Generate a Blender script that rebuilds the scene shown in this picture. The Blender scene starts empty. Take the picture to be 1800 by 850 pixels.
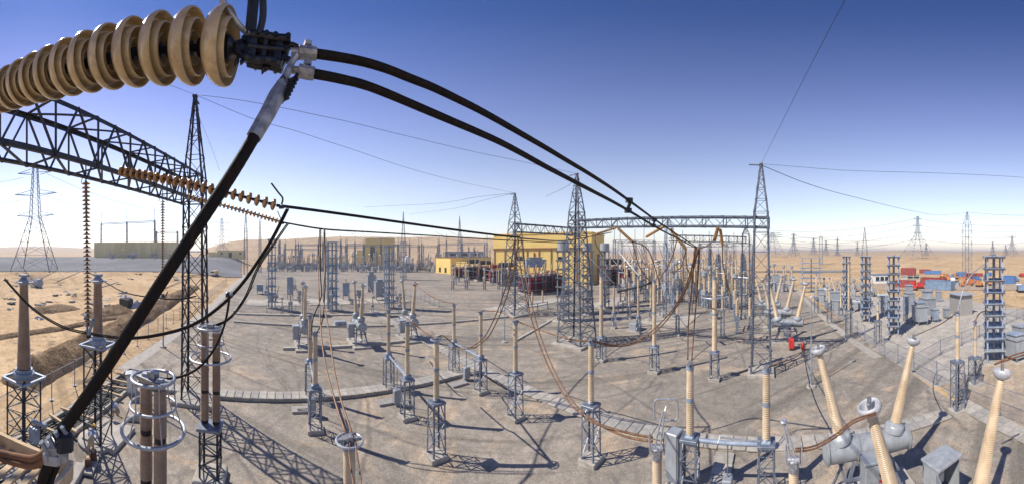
import bpy, math, random
from mathutils import Vector, Matrix, noise

# ------------------------------------------------------------------ camera, world, sun, exposure
SC = bpy.context.scene
C = SC.collection
R = random.Random(7)
F, CX, CY, H = 547.0, 900.0, 447.0, 11.0      # cylinder scale of the panorama, horizon and eye height
cam = bpy.data.cameras.new('camera')
cam.type = 'PANO'
cam.clip_start, cam.clip_end = 0.05, 20000
for tgt in (cam, getattr(cam, 'cycles', None)):
    if tgt is None: continue
    try:
        tgt.panorama_type = 'CENTRAL_CYLINDRICAL'
        tgt.central_cylindrical_range_u_min, tgt.central_cylindrical_range_u_max = -900 / F, 900 / F
        tgt.central_cylindrical_range_v_min, tgt.central_cylindrical_range_v_max = -(850 - CY) / F, CY / F
        tgt.central_cylindrical_radius = 1.0
    except Exception:
        pass
cam_ob = bpy.data.objects.new('camera', cam)
C.objects.link(cam_ob)
cam_ob.location = (0, 0, H)
cam_ob.rotation_euler = (math.radians(90), 0, 0)
SC.camera = cam_ob

SUN_EL, SUN_AZ = math.radians(46), math.radians(-88)     # azimuth measured from +Y towards +X
world = bpy.data.worlds.new('World')
SC.world = world
world.use_nodes = True
wn = world.node_tree
sky = wn.nodes.new('ShaderNodeTexSky')
sky.sky_type = 'NISHITA'
sky.sun_disc = False
sky.sun_elevation, sky.sun_rotation = SUN_EL, SUN_AZ
sky.altitude = 600
sky.air_density, sky.dust_density, sky.ozone_density = 1.5, 0.3, 10.0
# a dry, dusty horizon that deepens quickly to violet blue overhead: the sky's own tint by elevation
stc = wn.nodes.new('ShaderNodeTexCoord'); sep = wn.nodes.new('ShaderNodeSeparateXYZ'); wn.links.new(stc.outputs['Generated'], sep.inputs[0])
tint = wn.nodes.new('ShaderNodeValToRGB'); wn.links.new(sep.outputs['Z'], tint.inputs[0])
TINT = ((0.0, (1.80, 1.55, 1.55)), (.09, (1.95, 1.40, 1.24)), (.21, (1.98, 1.25, 1.04)), (.41, (1.25, .83, .89)), (.62, (.31, .37, .58)), (1.0, (.26, .32, .50)))
for i, (z_, c_) in enumerate(TINT):
    e_ = tint.color_ramp.elements[i] if i < 1 else (tint.color_ramp.elements.new(z_) if i < len(TINT) - 1 else tint.color_ramp.elements[-1])
    e_.position = z_; e_.color = tuple(q / 2 for q in c_) + (1,)
vm = wn.nodes.new('ShaderNodeVectorMath'); vm.operation = 'MULTIPLY'; wn.links.new(sky.outputs[0], vm.inputs[0]); wn.links.new(tint.outputs[0], vm.inputs[1])
v2 = wn.nodes.new('ShaderNodeVectorMath'); v2.operation = 'SCALE'; v2.inputs['Scale'].default_value = 2.0; wn.links.new(vm.outputs[0], v2.inputs[0])
wn.links.new(v2.outputs[0], wn.nodes['Background'].inputs['Color'])
wn.nodes['Background'].inputs['Strength'].default_value = 0.125
sun = bpy.data.lights.new('sun', 'SUN')
sun.energy, sun.angle, sun.color = 4.5, math.radians(0.5), (1.0, 0.93, 0.82)
sun_ob = bpy.data.objects.new('sun', sun)
C.objects.link(sun_ob)
sd = Vector((math.sin(SUN_AZ) * math.cos(SUN_EL), math.cos(SUN_AZ) * math.cos(SUN_EL), math.sin(SUN_EL)))
sun_ob.rotation_euler = sd.to_track_quat('Z', 'Y').to_euler()
sun_ob.location = (-40, 0, 60)
vs = SC.view_settings
vs.view_transform, vs.look, vs.gamma, vs.exposure = 'Standard', 'None', 1.0, 0.4
vs.use_curve_mapping = False
SC.cycles.max_bounces = 6
SC.cycles.transparent_max_bounces = 24
SC.cycles.use_denoising = True

# ------------------------------------------------------------------ the yard's own grid: u runs along the pulled line's cross bays, v along the conductors
TH = -0.7495
GRID = 0.7495                                   # heading of the yard's v axis
U = Vector((math.sin(TH), math.cos(TH), 0)); V = Vector((math.cos(TH), -math.sin(TH), 0))
def uv(u, v, z=0.0): 
    p = U * u + V * v
    return Vector((p.x, p.y, z))
def sstep(a, b, x):
    t = max(0.0, min(1.0, (x - a) / (b - a)))
    return t * t * (3 - 2 * t)
def height(x, y):
    """Terrain height: flat yard, gentle rises beyond it, an escarpment to the north."""
    r = math.hypot(x, y); az = math.atan2(x, y)
    v = x * V.x + y * V.y
    u = x * U.x + y * U.y
    left = sstep(-20, -52, v) * sstep(70, 270, r) * 8.4
    right = sstep(0.35, 0.62, az) * sstep(110, 430, r) * 8.3
    h = max(left, right)
    if r > 480:
        c = sstep(-1.12, -0.86, az) * (1 - sstep(-0.02, 0.22, az))
        n = noise.noise(Vector((x * .004, y * .004, 3.1))) * 9 + noise.noise(Vector((x * .013, y * .013, 1.7))) * 5
        n += 3.5 * noise.noise(Vector((x * .04, y * .04, 5.7)))
        top = 47 + 9 * sstep(-.95, -.6, az)
        esc = c * sstep(560, 820, r) * (top + n * 0.55)
        far = sstep(650, 2300, r) * (26 + noise.noise(Vector((az * 6, 0.2, 8))) * 9 + noise.noise(Vector((x * .003, y * .003, 9))) * 6)
        if az < -1.0: far += sstep(-1.0, -1.5, az) * sstep(700, 2300, r) * 28
        h = max(h + far * (1 - c), esc + far * .3)
    elif v < -17 and 12 < u < 75:
        h += 0.22 * noise.noise(Vector((x * .22, y * .22, .4))) * sstep(-17, -22, v)
    return h
def at(px, py):
    """Flat-yard ground point seen at a place in the photograph."""
    d = H * F / (py - CY)
    a = (px - CX) / F
    return Vector((d * math.sin(a), d * math.cos(a), 0.0))
def P(px, py, d):
    a = (px - CX) / F
    return Vector((d * math.sin(a), d * math.cos(a), H + (CY - py) / F * d))
def far(px, d):
    a = (px - CX) / F
    x, y = d * math.sin(a), d * math.cos(a)
    return Vector((x, y, height(x, y)))
def zat(py, d): return H + (CY - py) / F * d
def dist(p): return math.hypot(p.x, p.y)

# ------------------------------------------------------------------ materials
def _mat(name):
    m = bpy.data.materials.new(name); m.use_nodes = True
    return m, m.node_tree, m.node_tree.nodes['Principled BSDF']
def lin(c): return tuple(c) + (1.0,)
def mat(name, c1, c2=None, rough=.6, metal=0.0, scale=6.0, bump=0.0, bscale=None, spec=.5, stretch=None, c3=None, detail=5, lo=.35, hi=.68, coat=0, bd=.012, vary=.12, dirt=None):
    """A two or three tone noise material in object space with an optional fine bump."""
    m, t, b = _mat(name)
    n = t.nodes; l = t.links
    b.inputs['Roughness'].default_value = rough
    b.inputs['Metallic'].default_value = metal
    b.inputs['Specular IOR Level'].default_value = spec
    if coat: b.inputs['Coat Weight'].default_value = coat; b.inputs['Coat Roughness'].default_value = .15
    tc = n.new('ShaderNodeTexCoord'); src = tc.outputs['Object']
    if stretch:
        mp = n.new('ShaderNodeMapping'); mp.inputs['Scale'].default_value = stretch
        l.new(src, mp.inputs[0]); src = mp.outputs[0]
    nz = n.new('ShaderNodeTexNoise'); nz.inputs['Scale'].default_value = scale; nz.inputs['Detail'].default_value = detail
    l.new(src, nz.inputs['Vector'])
    cr = n.new('ShaderNodeValToRGB')
    cr.color_ramp.elements[0].position, cr.color_ramp.elements[1].position = lo, hi
    cr.color_ramp.elements[0].color = lin(c1); cr.color_ramp.elements[1].color = lin(c2 or c1)
    if c3:
        e = cr.color_ramp.elements.new((lo + hi) / 2); e.color = lin(c3)
    l.new(nz.outputs[0], cr.inputs[0])
    oi = n.new('ShaderNodeObjectInfo'); vr = n.new('ShaderNodeMapRange'); vr.inputs['To Min'].default_value = 1 - vary; vr.inputs['To Max'].default_value = 1 + vary * .7
    l.new(oi.outputs['Random'], vr.inputs[0]); mu = n.new('ShaderNodeVectorMath'); mu.operation = 'SCALE'; l.new(cr.outputs[0], mu.inputs[0]); l.new(vr.outputs[0], mu.inputs['Scale'])
    last = mu.outputs[0]
    if dirt:
        mp2 = n.new('ShaderNodeMapping'); mp2.inputs['Scale'].default_value = (5, 5, .55) if len(dirt) < 4 else dirt[3]; l.new(tc.outputs['Object'], mp2.inputs[0])
        nd = n.new('ShaderNodeTexNoise'); nd.inputs['Scale'].default_value = dirt[0]; nd.inputs['Detail'].default_value = 7; nd.inputs['Roughness'].default_value = .7; l.new(mp2.outputs[0], nd.inputs['Vector'])
        dr = n.new('ShaderNodeMapRange'); dr.inputs['From Min'].default_value = .47; dr.inputs['From Max'].default_value = .68; dr.inputs['To Max'].default_value = dirt[1]; l.new(nd.outputs[0], dr.inputs[0])
        mxd = n.new('ShaderNodeMix'); mxd.data_type = 'RGBA'; l.new(dr.outputs[0], mxd.inputs[0]); l.new(last, mxd.inputs[6]); mxd.inputs[7].default_value = lin(dirt[2]); last = mxd.outputs[2]
    l.new(last, b.inputs['Base Color'])
    rr = n.new('ShaderNodeMapRange'); rr.inputs['To Min'].default_value = max(0, rough - .12); rr.inputs['To Max'].default_value = min(1, rough + .12)
    l.new(nz.outputs[0], rr.inputs[0]); l.new(rr.outputs[0], b.inputs['Roughness'])
    if bump:
        n2 = n.new('ShaderNodeTexNoise'); n2.inputs['Scale'].default_value = bscale or scale * 5; n2.inputs['Detail'].default_value = 6
        l.new(src, n2.inputs['Vector'])
        bp = n.new('ShaderNodeBump'); bp.inputs['Strength'].default_value = bump; bp.inputs['Distance'].default_value = bd
        l.new(n2.outputs[0], bp.inputs['Height']); l.new(bp.outputs[0], b.inputs['Normal'])
    return m
def ground_mat(name, tones, fine, tracks=0.0, speck=0.0, bump=.35, bdist=.06, patch=.05, stones=None, arcs=False):
    """Soil: broad tones, mid-size blotches, fine grit, worn streaks and dark stones."""
    m, t, b = _mat(name); n = t.nodes; l = t.links
    b.inputs['Roughness'].default_value = .93; b.inputs['Specular IOR Level'].default_value = .15
    tc = n.new('ShaderNodeTexCoord'); src = tc.outputs['Object']
    def nz(scale, det=6, vec=src, rough=.6, dist=0.0):
        k = n.new('ShaderNodeTexNoise'); k.inputs['Scale'].default_value = scale; k.inputs['Detail'].default_value = det
        k.inputs['Roughness'].default_value = rough; k.inputs['Distortion'].default_value = dist; l.new(vec, k.inputs['Vector']); return k.outputs[0]
    def ramp(f, a, b_, ca, cb):
        r_ = n.new('ShaderNodeValToRGB'); r_.color_ramp.elements[0].position, r_.color_ramp.elements[1].position = a, b_
        r_.color_ramp.elements[0].color, r_.color_ramp.elements[1].color = ca, cb; l.new(f, r_.inputs[0]); return r_.outputs[0]
    def mix(f, a, b_, mode='MIX'):
        k = n.new('ShaderNodeMix'); k.data_type = 'RGBA'; k.blend_type = mode
        if isinstance(f, float): k.inputs[0].default_value = f
        else: l.new(f, k.inputs[0])
        for s, q in ((6, a), (7, b_)):
            if isinstance(q, tuple): k.inputs[s].default_value = q
            else: l.new(q, k.inputs[s])
        return k.outputs[2]
    W, K = (1, 1, 1, 1), (0, 0, 0, 1)
    base = ramp(nz(patch, 5, dist=.6), .38, .62, lin(tones[0]), lin(tones[1]))
    if len(tones) > 2: base = mix(ramp(nz(patch * 2.7, 6, dist=1.2), .52, .66, K, W), base, lin(tones[2]))
    mot = ramp(nz(.8, 8), .3, .72, (.72, .72, .72, 1), (1.18, 1.18, 1.18, 1))
    base = mix(1.0, base, mot, 'MULTIPLY')
    if tracks:
        for rz, sc, dsc in ((GRID, 1.0, .07), (GRID + 1.35, .8, .05), (.25, .9, .04)):
            mp = n.new('ShaderNodeMapping'); mp.inputs['Rotation'].default_value = (0, 0, -rz); mp.inputs['Scale'].default_value = (dsc, sc, 1)
            l.new(src, mp.inputs[0])
            f = ramp(nz(.55, 4, mp.outputs[0], .55, .5), .56, .66, K, (tracks, tracks, tracks, 1))
            base = mix(f, base, lin(tones[0]) if rz == GRID else tuple(.62 * c for c in tones[0]) + (1,))
    if arcs:                                     # worn turning circles of the trucks: narrow rings broken up by noise
        wob = n.new('ShaderNodeTexNoise'); wob.inputs['Scale'].default_value = .12; wob.inputs['Detail'].default_value = 4; l.new(src, wob.inputs['Vector'])
        for (cx, cy, per, wd) in ((-6, 45, 7.3, .10), (24, 8, 5.1, .14), (-30, 10, 6.1, .09), (8, 70, 9.7, .08), (30, 40, 4.3, .13)):
            dn = n.new('ShaderNodeVectorMath'); dn.operation = 'DISTANCE'; dn.inputs[1].default_value = (cx, cy, 0); l.new(src, dn.inputs[0])
            a1 = n.new('ShaderNodeMath'); a1.operation = 'MULTIPLY_ADD'; a1.inputs[1].default_value = 3.2; l.new(wob.outputs[0], a1.inputs[0]); l.new(dn.outputs['Value'], a1.inputs[2])
            a2 = n.new('ShaderNodeMath'); a2.operation = 'PINGPONG'; a2.inputs[1].default_value = per / 2; l.new(a1.outputs[0], a2.inputs[0])
            f1 = ramp(a2.outputs[0], .02, wd + .12, W, K); f2 = ramp(nz(.16, 5), .42, .56, K, (.95, .95, .95, 1)); f3 = ramp(nz(3.0, 4, rough=.75), .3, .6, (.4, .4, .4, 1), W)
            base = mix(mix(1.0, mix(1.0, f1, f2, 'MULTIPLY'), f3, 'MULTIPLY'), base, (.165, .15, .14, 1) if cx < 20 else (.235, .21, .185, 1))
    mid = ramp(nz(2.6, 7, rough=.75, dist=.8), .3, .7, (.74, .74, .745, 1), (1.2, 1.19, 1.17, 1))
    base = mix(1.0, base, mid, 'MULTIPLY')
    grit = ramp(nz(fine, 4, rough=.8), .28, .72, (.62, .62, .62, 1), (1.32, 1.31, 1.29, 1))
    base = mix(1.0, base, grit, 'MULTIPLY')
    if stones:
        vo = n.new('ShaderNodeTexVoronoi'); vo.inputs['Scale'].default_value = stones[0]; l.new(src, vo.inputs['Vector'])
        f1 = ramp(vo.outputs['Distance'], stones[1] * .5, stones[1], W, K)
        f2 = ramp(nz(stones[0] * .12, 3), .45, .6, K, (stones[2],) * 3 + (1,))
        base = mix(mix(1.0, f1, f2, 'MULTIPLY'), base, lin(stones[3]))
    l.new(base, b.inputs['Base Color'])
    bp = n.new('ShaderNodeBump'); bp.inputs['Strength'].default_value = bump; bp.inputs['Distance'].default_value = bdist
    ad = n.new('ShaderNodeMath'); ad.operation = 'MULTIPLY_ADD'; ad.inputs[1].default_value = .35
    l.new(nz(fine, 4), ad.inputs[0]); l.new(nz(1.6, 6), ad.inputs[2]); l.new(ad.outputs[0], bp.inputs['Height']); l.new(bp.outputs[0], b.inputs['Normal'])
    return m
M = {}
M['sand'] = ground_mat('desert_sand', ((.53, .37, .205), (.64, .465, .28), (.44, .295, .16)), 9, tracks=.5, bump=.6, bdist=.12, patch=.03, stones=(.55, .33, .75, (.20, .15, .11)))
M['yard'] = ground_mat('compacted_yard', ((.27, .245, .212), (.38, .335, .283), (.47, .37, .275)), 11, tracks=.8, bump=.7, bdist=.07, patch=.07, stones=(2.2, .16, .6, (.13, .11, .10)), arcs=True)
M['apron'] = ground_mat('pale_apron', ((.42, .385, .345), (.50, .46, .41)), 16, tracks=.2, bump=.25, patch=.09)
M['pad'] = ground_mat('concrete_pad', ((.40, .365, .32), (.50, .46, .40)), 22, bump=.2, patch=.3)
M['gravel_grey'] = ground_mat('grey_gravel', ((.17, .175, .19), (.24, .245, .26)), 5, bump=.6, bdist=.15, patch=.03)
M['spoil'] = ground_mat('excavated_soil', ((.21, .14, .08), (.31, .22, .135), (.15, .10, .06)), 5, bump=1.0, bdist=.35, patch=.5)
M['track'] = ground_mat('dirt_track', ((.40, .32, .245), (.46, .37, .28)), 8, tracks=.4, bump=.3, patch=.1)
M['concrete'] = mat('concrete', (.31, .285, .25), (.45, .415, .365), .88, scale=2.2, bump=.35, bscale=26, detail=9)
M['concrete_mid'] = mat('greyed_concrete', (.26, .25, .235), (.40, .375, .34), .88, scale=2.2, bump=.35, bscale=26, detail=9)
M['concrete_dark'] = mat('weathered_concrete', (.25, .24, .23), (.36, .34, .32), .85, scale=4, bump=.3, bscale=30)
M['steel'] = mat('galvanised_steel', (.15, .175, .225), (.25, .28, .34), .5, .35, scale=3, detail=6, bump=.08)
M['steel_mid'] = mat('backlit_gantry_steel', (.085, .10, .135), (.155, .18, .225), .5, .35, scale=3, detail=6, bump=.08)  # galvanised steel again, its colour darkened to hold the gantry's backlit shade
M['steel_dark'] = mat('backlit_dark_steel', (.014, .017, .027), (.04, .047, .065), .55, .15, scale=4, spec=.35)  # backlit shade of the edge tower put into the colour; also plain dark ironwork
M['steel_blue'] = mat('blue_grey_painted_steel', (.20, .25, .335), (.32, .375, .46), .45, .1, scale=2.2, bump=.05)
M['alu'] = mat('dull_aluminium', (.30, .32, .36), (.44, .46, .50), .45, .45, scale=9, bump=.1, bscale=40, bd=.004)
M['alu_dirty'] = mat('dirty_aluminium', (.17, .18, .21), (.42, .42, .44), .45, .5, scale=24, bump=.35, bscale=60, detail=8, bd=.004)
M['black_iron'] = mat('blackened_iron', (.010, .011, .016), (.03, .034, .045), .34, .5, scale=22, bump=.4, bscale=70, bd=.0025)
M['cable_dark'] = mat('backlit_dark_cable', (.006, .005, .005), (.04, .017, .008), .72, .0, scale=5, stretch=(7, 7, .7), bump=.3, bscale=30, lo=.5, hi=.85, detail=8, bd=.003, spec=.25)  # aluminium coloured near black for its backlit shade; brown streaks are its own
M['cable_brown'] = mat('weathered_brown_cable', (.13, .065, .035), (.27, .155, .085), .5, .2, scale=6, bump=.15)
M['glaze'] = mat('tan_glazed_porcelain', (.42, .30, .15), (.60, .465, .28), .22, 0, scale=7, bump=.2, bscale=22, detail=8, coat=.3, bd=.004, vary=.16, dirt=(9, .6, (.20, .13, .065), (1, 1, 1)))
M['glaze_brown'] = mat('brown_glazed_porcelain', (.34, .17, .055), (.52, .30, .11), .25, 0, scale=5, coat=.2)
M['porcelain'] = mat('cream_brown_porcelain', (.50, .385, .25), (.64, .51, .355), .38, 0, scale=2.2, detail=6, bump=.1, vary=.14, dirt=(.8, .55, (.30, .21, .13)))
M['porcelain_brown'] = mat('brown_porcelain', (.27, .175, .11), (.37, .255, .165), .4, 0, scale=2.2, bump=.1, dirt=(1, .5, (.16, .10, .06)))
M['yellow_wall'] = mat('ochre_cladding', (.78, .54, .16), (.85, .62, .21), .75, scale=.35, bump=.15, bscale=4)
M['yellow_trim'] = mat('brown_trim', (.20, .10, .04), (.27, .14, .06), .7, scale=1)
M['tan_wall'] = mat('tan_wall', (.70, .57, .28), (.78, .64, .35), .8, scale=.2, stretch=(1, 1, .2), bump=.2, bscale=2)
M['grey_box'] = mat('grey_cabinet_paint', (.27, .30, .335), (.35, .38, .415), .45, .1, scale=1.6, bump=.04, dirt=(.9, .45, (.22, .19, .16)))
M['grey_tank'] = mat('grey_tank_paint', (.27, .295, .32), (.38, .40, .42), .42, .1, scale=2.6, bump=.08, dirt=(.9, .5, (.20, .185, .165)))
M['grey_light'] = mat('pale_grey_casting', (.36, .37, .40), (.50, .51, .53), .5, .1, scale=5, bump=.08)
M['navy'] = mat('navy_black_paint', (.012, .015, .026), (.035, .04, .06), .4, .1, scale=2)
M['maroon'] = mat('maroon_paint', (.15, .012, .02), (.24, .03, .035), .5, scale=2)
M['red'] = mat('red_paint', (.42, .02, .018), (.55, .04, .03), .45, scale=3)
M['red_rust'] = mat('container_red', (.22, .04, .035), (.32, .075, .06), .6, scale=.8, bump=.1)
M['container_blue'] = mat('container_blue', (.12, .19, .29), (.19, .26, .36), .6, scale=.8, bump=.1)
M['blue'] = mat('bright_blue_paint', (.05, .14, .33), (.10, .20, .40), .5, scale=3)
M['orange'] = mat('orange_paint', (.46, .16, .05), (.56, .24, .09), .5, scale=3)
M['yellow'] = mat('yellow_paint', (.62, .40, .03), (.72, .50, .06), .5, scale=3)
M['white'] = mat('white_paint', (.66, .65, .62), (.80, .79, .76), .5, scale=3)
M['timber'] = mat('pale_timber', (.42, .29, .16), (.56, .42, .26), .75, scale=4, stretch=(1, 8, 8), bump=.2)
M['black'] = mat('black_rubber', (.012, .012, .013), (.03, .03, .03), .6, scale=6)
M['glass'] = mat('dark_glass', (.02, .03, .04), (.04, .05, .06), .12, scale=2)
M['junk'] = mat('crumpled_sheet_metal', (.36, .38, .42), (.58, .60, .64), .4, .5, scale=4, bump=.6, bscale=5)
M['rust'] = mat('rusty_brown_metal', (.09, .04, .018), (.22, .10, .045), .7, .2, scale=5, bump=.3)
M['skin'] = mat('skin', (.30, .17, .11), (.36, .21, .14), .55, scale=8)
M['shirt'] = mat('pale_blue_shirt', (.30, .34, .46), (.42, .46, .58), .85, scale=5, bump=.3)
M['trousers'] = mat('tan_trousers', (.36, .26, .16), (.46, .34, .22), .85, scale=5, bump=.3)
M['pipe_blue'] = mat('teal_blue_steel', (.10, .19, .30), (.20, .30, .42), .4, .2, scale=3)
M['lamp'] = mat('lamp_head_grey', (.5, .5, .5), (.6, .6, .6), .4, .3)
def mesh_wire():
    m, t, b = _mat('chain_link_mesh'); n = t.nodes; l = t.links
    b.inputs['Base Color'].default_value = (.36, .38, .41, 1); b.inputs['Metallic'].default_value = .3
    tr = n.new('ShaderNodeBsdfTransparent'); mx = n.new('ShaderNodeMixShader')
    tc = n.new('ShaderNodeTexCoord'); nz = n.new('ShaderNodeTexNoise'); nz.inputs['Scale'].default_value = 1.5
    l.new(tc.outputs['Object'], nz.inputs['Vector'])
    rr = n.new('ShaderNodeMapRange'); rr.inputs['To Min'].default_value = .10; rr.inputs['To Max'].default_value = .26; l.new(nz.outputs[0], rr.inputs[0])
    l.new(rr.outputs[0], mx.inputs[0]); l.new(tr.outputs[0], mx.inputs[1]); l.new(b.outputs[0], mx.inputs[2])
    l.new(mx.outputs[0], n['Material Output'].inputs['Surface'])
    return m
M['mesh'] = mesh_wire()

# ------------------------------------------------------------------ mesh builder
def frame(d):
    d = d.normalized()
    a = Vector((0, 0, 1)) if abs(d.z) < .92 else Vector((1, 0, 0))
    x = d.cross(a).normalized()
    return x, d.cross(x).normalized()
class MB:
    def __init__(s): s.v = []; s.f = []; s.mi = []; s.cur = 0
    def add(s, vs_, fs):
        o = len(s.v); s.v += [tuple(p) for p in vs_]
        for f in fs: s.f.append(tuple(i + o for i in f)); s.mi.append(s.cur)
        return s
    def box(s, c, size, rz=0.0, M4=None, taper=1.0):
        sx, sy, sz = (q / 2 for q in size); ca, sa = math.cos(rz), math.sin(rz); pts = []
        for z in (-sz, sz):
            k = taper if z > 0 else 1.0
            for x, y in ((-sx, -sy), (sx, -sy), (sx, sy), (-sx, sy)):
                x, y = x * k, y * k
                pts.append((c[0] + x * ca - y * sa, c[1] + x * sa + y * ca, c[2] + z))
        if M4: pts = [M4 @ Vector(p) for p in pts]
        return s.add(pts, [(3, 2, 1, 0), (4, 5, 6, 7), (0, 1, 5, 4), (1, 2, 6, 5), (2, 3, 7, 6), (3, 0, 4, 7)])
    def bbox(s, c, size, rz=0.0, b=.03):
        """A box with chamfered vertical and top edges."""
        sx, sy, sz = size[0] / 2, size[1] / 2, size[2]; ca, sa = math.cos(rz), math.sin(rz)
        def ring(k, z):
            x, y = sx - k, sy - k; q = b
            return [(x, -y + q), (x, y - q), (x - q, y), (-x + q, y), (-x, y - q), (-x, -y + q), (-x + q, -y), (x - q, -y)], z
        pts = []
        for k, z in ((0, 0), (0, sz - b), (b, sz)):
            rg, z = ring(k, z)
            pts += [(c[0] + x * ca - y * sa, c[1] + x * sa + y * ca, c[2] - sz / 2 + z) for x, y in rg]
        fs = [tuple(range(7, -1, -1)), tuple(range(16, 24))]
        for r in range(2):
            for i in range(8): j = (i + 1) % 8; fs.append((r * 8 + i, r * 8 + j, r * 8 + 8 + j, r * 8 + 8 + i))
        return s.add(pts, fs)
    def bar(s, p, q, w, h=None):
        p, q = Vector(p), Vector(q); h = h or w
        x, y = frame(q - p); x = x * (w / 2); y = y * (h / 2)
        pts = [p - x - y, p + x - y, p + x + y, p - x + y, q - x - y, q + x - y, q + x + y, q - x + y]
        return s.add(pts, [(0, 1, 2, 3), (7, 6, 5, 4), (4, 5, 1, 0), (5, 6, 2, 1), (6, 7, 3, 2), (7, 4, 0, 3)])
    def angle(s, p, q, w, out):
        """An L-shaped steel angle from p to q whose corner points along OUT."""
        p, q = Vector(p), Vector(q); d = (q - p).normalized(); o = Vector(out); o = (o - d * o.dot(d)).normalized(); c = d.cross(o)
        a1 = (o + c).normalized(); a2 = (o - c).normalized(); t = w * .14
        for a, b_ in ((a1, a2), (a2, a1)):
            pts = []
            for e in (p, q): pts += [e, e - a * w, e - a * w - b_ * t, e - b_ * t]
            s.add(pts, [(3, 2, 1, 0), (4, 5, 6, 7), (0, 1, 5, 4), (1, 2, 6, 5), (2, 3, 7, 6), (3, 0, 4, 7)])
        return s
    def tube(s, pts, r, n=8, closed=False, cap=True):
        pts = [Vector(p) for p in pts]; m = len(pts); rings = []; o = len(s.v); vs_ = []
        x = None
        for i, p in enumerate(pts):
            if closed: d = pts[(i + 1) % m] - pts[i - 1]
            else: d = pts[min(i + 1, m - 1)] - pts[max(i - 1, 0)]
            d.normalize()
            if x is None: x, y = frame(d)
            else:
                x = (x - d * x.dot(d)).normalized(); y = d.cross(x)
            rr = r[i] if isinstance(r, (list, tuple)) else r
            vs_ += [p + (x * math.cos(2 * math.pi * k / n) + y * math.sin(2 * math.pi * k / n)) * rr for k in range(n)]
        fs = []
        for i in range(m if closed else m - 1):
            j = (i + 1) % m
            for k in range(n): l = (k + 1) % n; fs.append((i * n + k, i * n + l, j * n + l, j * n + k))
        if cap and not closed: fs += [tuple(range(n - 1, -1, -1)), tuple((m - 1) * n + k for k in range(n))]
        return s.add(vs_, fs)
    def lathe(s, prof, n=16, o=(0, 0, 0), axis=(0, 0, 1), cap=True):
        ax = Vector(axis).normalized(); x, y = frame(ax); o = Vector(o); vs_ = []
        for r, z in prof:
            for k in range(n):
                a = 2 * math.pi * k / n
                vs_.append(o + ax * z + (x * math.cos(a) + y * math.sin(a)) * r)
        m = len(prof); fs = []
        for i in range(m - 1):
            for k in range(n): l = (k + 1) % n; fs.append((i * n + k, i * n + l, (i + 1) * n + l, (i + 1) * n + k))
        if cap: fs += [tuple(range(n - 1, -1, -1)), tuple((m - 1) * n + k for k in range(n))]
        return s.add(vs_, fs)
    def torus(s, c, R_, r, n=28, k=8, axis=(0, 0, 1), arc=None):
        ax = Vector(axis).normalized(); x, y = frame(ax); c = Vector(c)
        if arc: return s.tube([c + (x * math.cos(a) + y * math.sin(a)) * R_ for a in [arc[0] + (arc[1] - arc[0]) * i / n for i in range(n + 1)]], r, k)
        return s.tube([c + (x * math.cos(2 * math.pi * i / n) + y * math.sin(2 * math.pi * i / n)) * R_ for i in range(n)], r, k, True)
    def prism(s, poly, z0, z1, M4=None):
        n = len(poly); pts = [Vector((x, y, z0)) for x, y in poly] + [Vector((x, y, z1)) for x, y in poly]
        if M4: pts = [M4 @ p for p in pts]
        return s.add(pts, [tuple(range(n - 1, -1, -1)), tuple(range(n, 2 * n))] + [(i, (i + 1) % n, n + (i + 1) % n, n + i) for i in range(n)])
    def build(s, name, m, parent=None, smooth=False, ang=40, loc=None):
        me = bpy.data.meshes.new(name)
        me.from_pydata(s.v, [], s.f)
        for q in (m if isinstance(m, (list, tuple)) else [m]): me.materials.append(M[q] if isinstance(q, str) else q)
        if any(s.mi): me.polygons.foreach_set('material_index', s.mi)
        if smooth:
            me.shade_smooth()
            if ang < 180: me.set_sharp_from_angle(angle=math.radians(ang))
        me.update()
        o = bpy.data.objects.new(name, me); C.objects.link(o)
        if parent is not None: o.parent = parent
        if loc is not None: o.location = loc
        return o
def tag(o, label=None, cat=None, group=None, kind=None):
    if label: o['label'] = label
    if cat: o['category'] = cat
    if group: o['group'] = group
    if kind: o['kind'] = kind
    return o
def thing(name, label, cat, loc=(0, 0, 0), rz=0.0, group=None):
    o = bpy.data.objects.new(name, None); C.objects.link(o); o.empty_display_size = .3
    o.location = loc; o.rotation_euler = (0, 0, rz)
    return tag(o, label, cat, group)
KIDS = {}
def kids(o): return [c for c in o.children]
def copy_tree(o, loc=None, rz=None, label=None, scale=None, group=None):
    c = o.copy(); C.objects.link(c)
    if loc is not None: c.location = loc
    if rz is not None: c.rotation_euler = (0, 0, rz)
    if scale is not None: c.scale = scale
    if label: c['label'] = label
    if group: c['group'] = group
    for ch in o.children:
        k = ch.copy(); C.objects.link(k); k.parent = c
        for g in ch.children:
            q = g.copy(); C.objects.link(q); q.parent = k
    return c
def catmull(pts, k=8):
    pts = [Vector(p) for p in pts]; out = []
    for i in range(len(pts) - 1):
        p0, p1, p2, p3 = pts[max(i - 1, 0)], pts[i], pts[i + 1], pts[min(i + 2, len(pts) - 1)]
        for j in range(k):
            t = j / k
            out.append(.5 * ((2 * p1) + (p2 - p0) * t + (2 * p0 - 5 * p1 + 4 * p2 - p3) * t * t + (3 * p1 - p0 - 3 * p2 + p3) * t ** 3))
    out.append(pts[-1]); return out
def sag(p, q, s, n=24):
    p, q = Vector(p), Vector(q)
    return [p.lerp(q, i / n) - Vector((0, 0, s * 4 * (i / n) * (1 - i / n))) for i in range(n + 1)]

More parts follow.
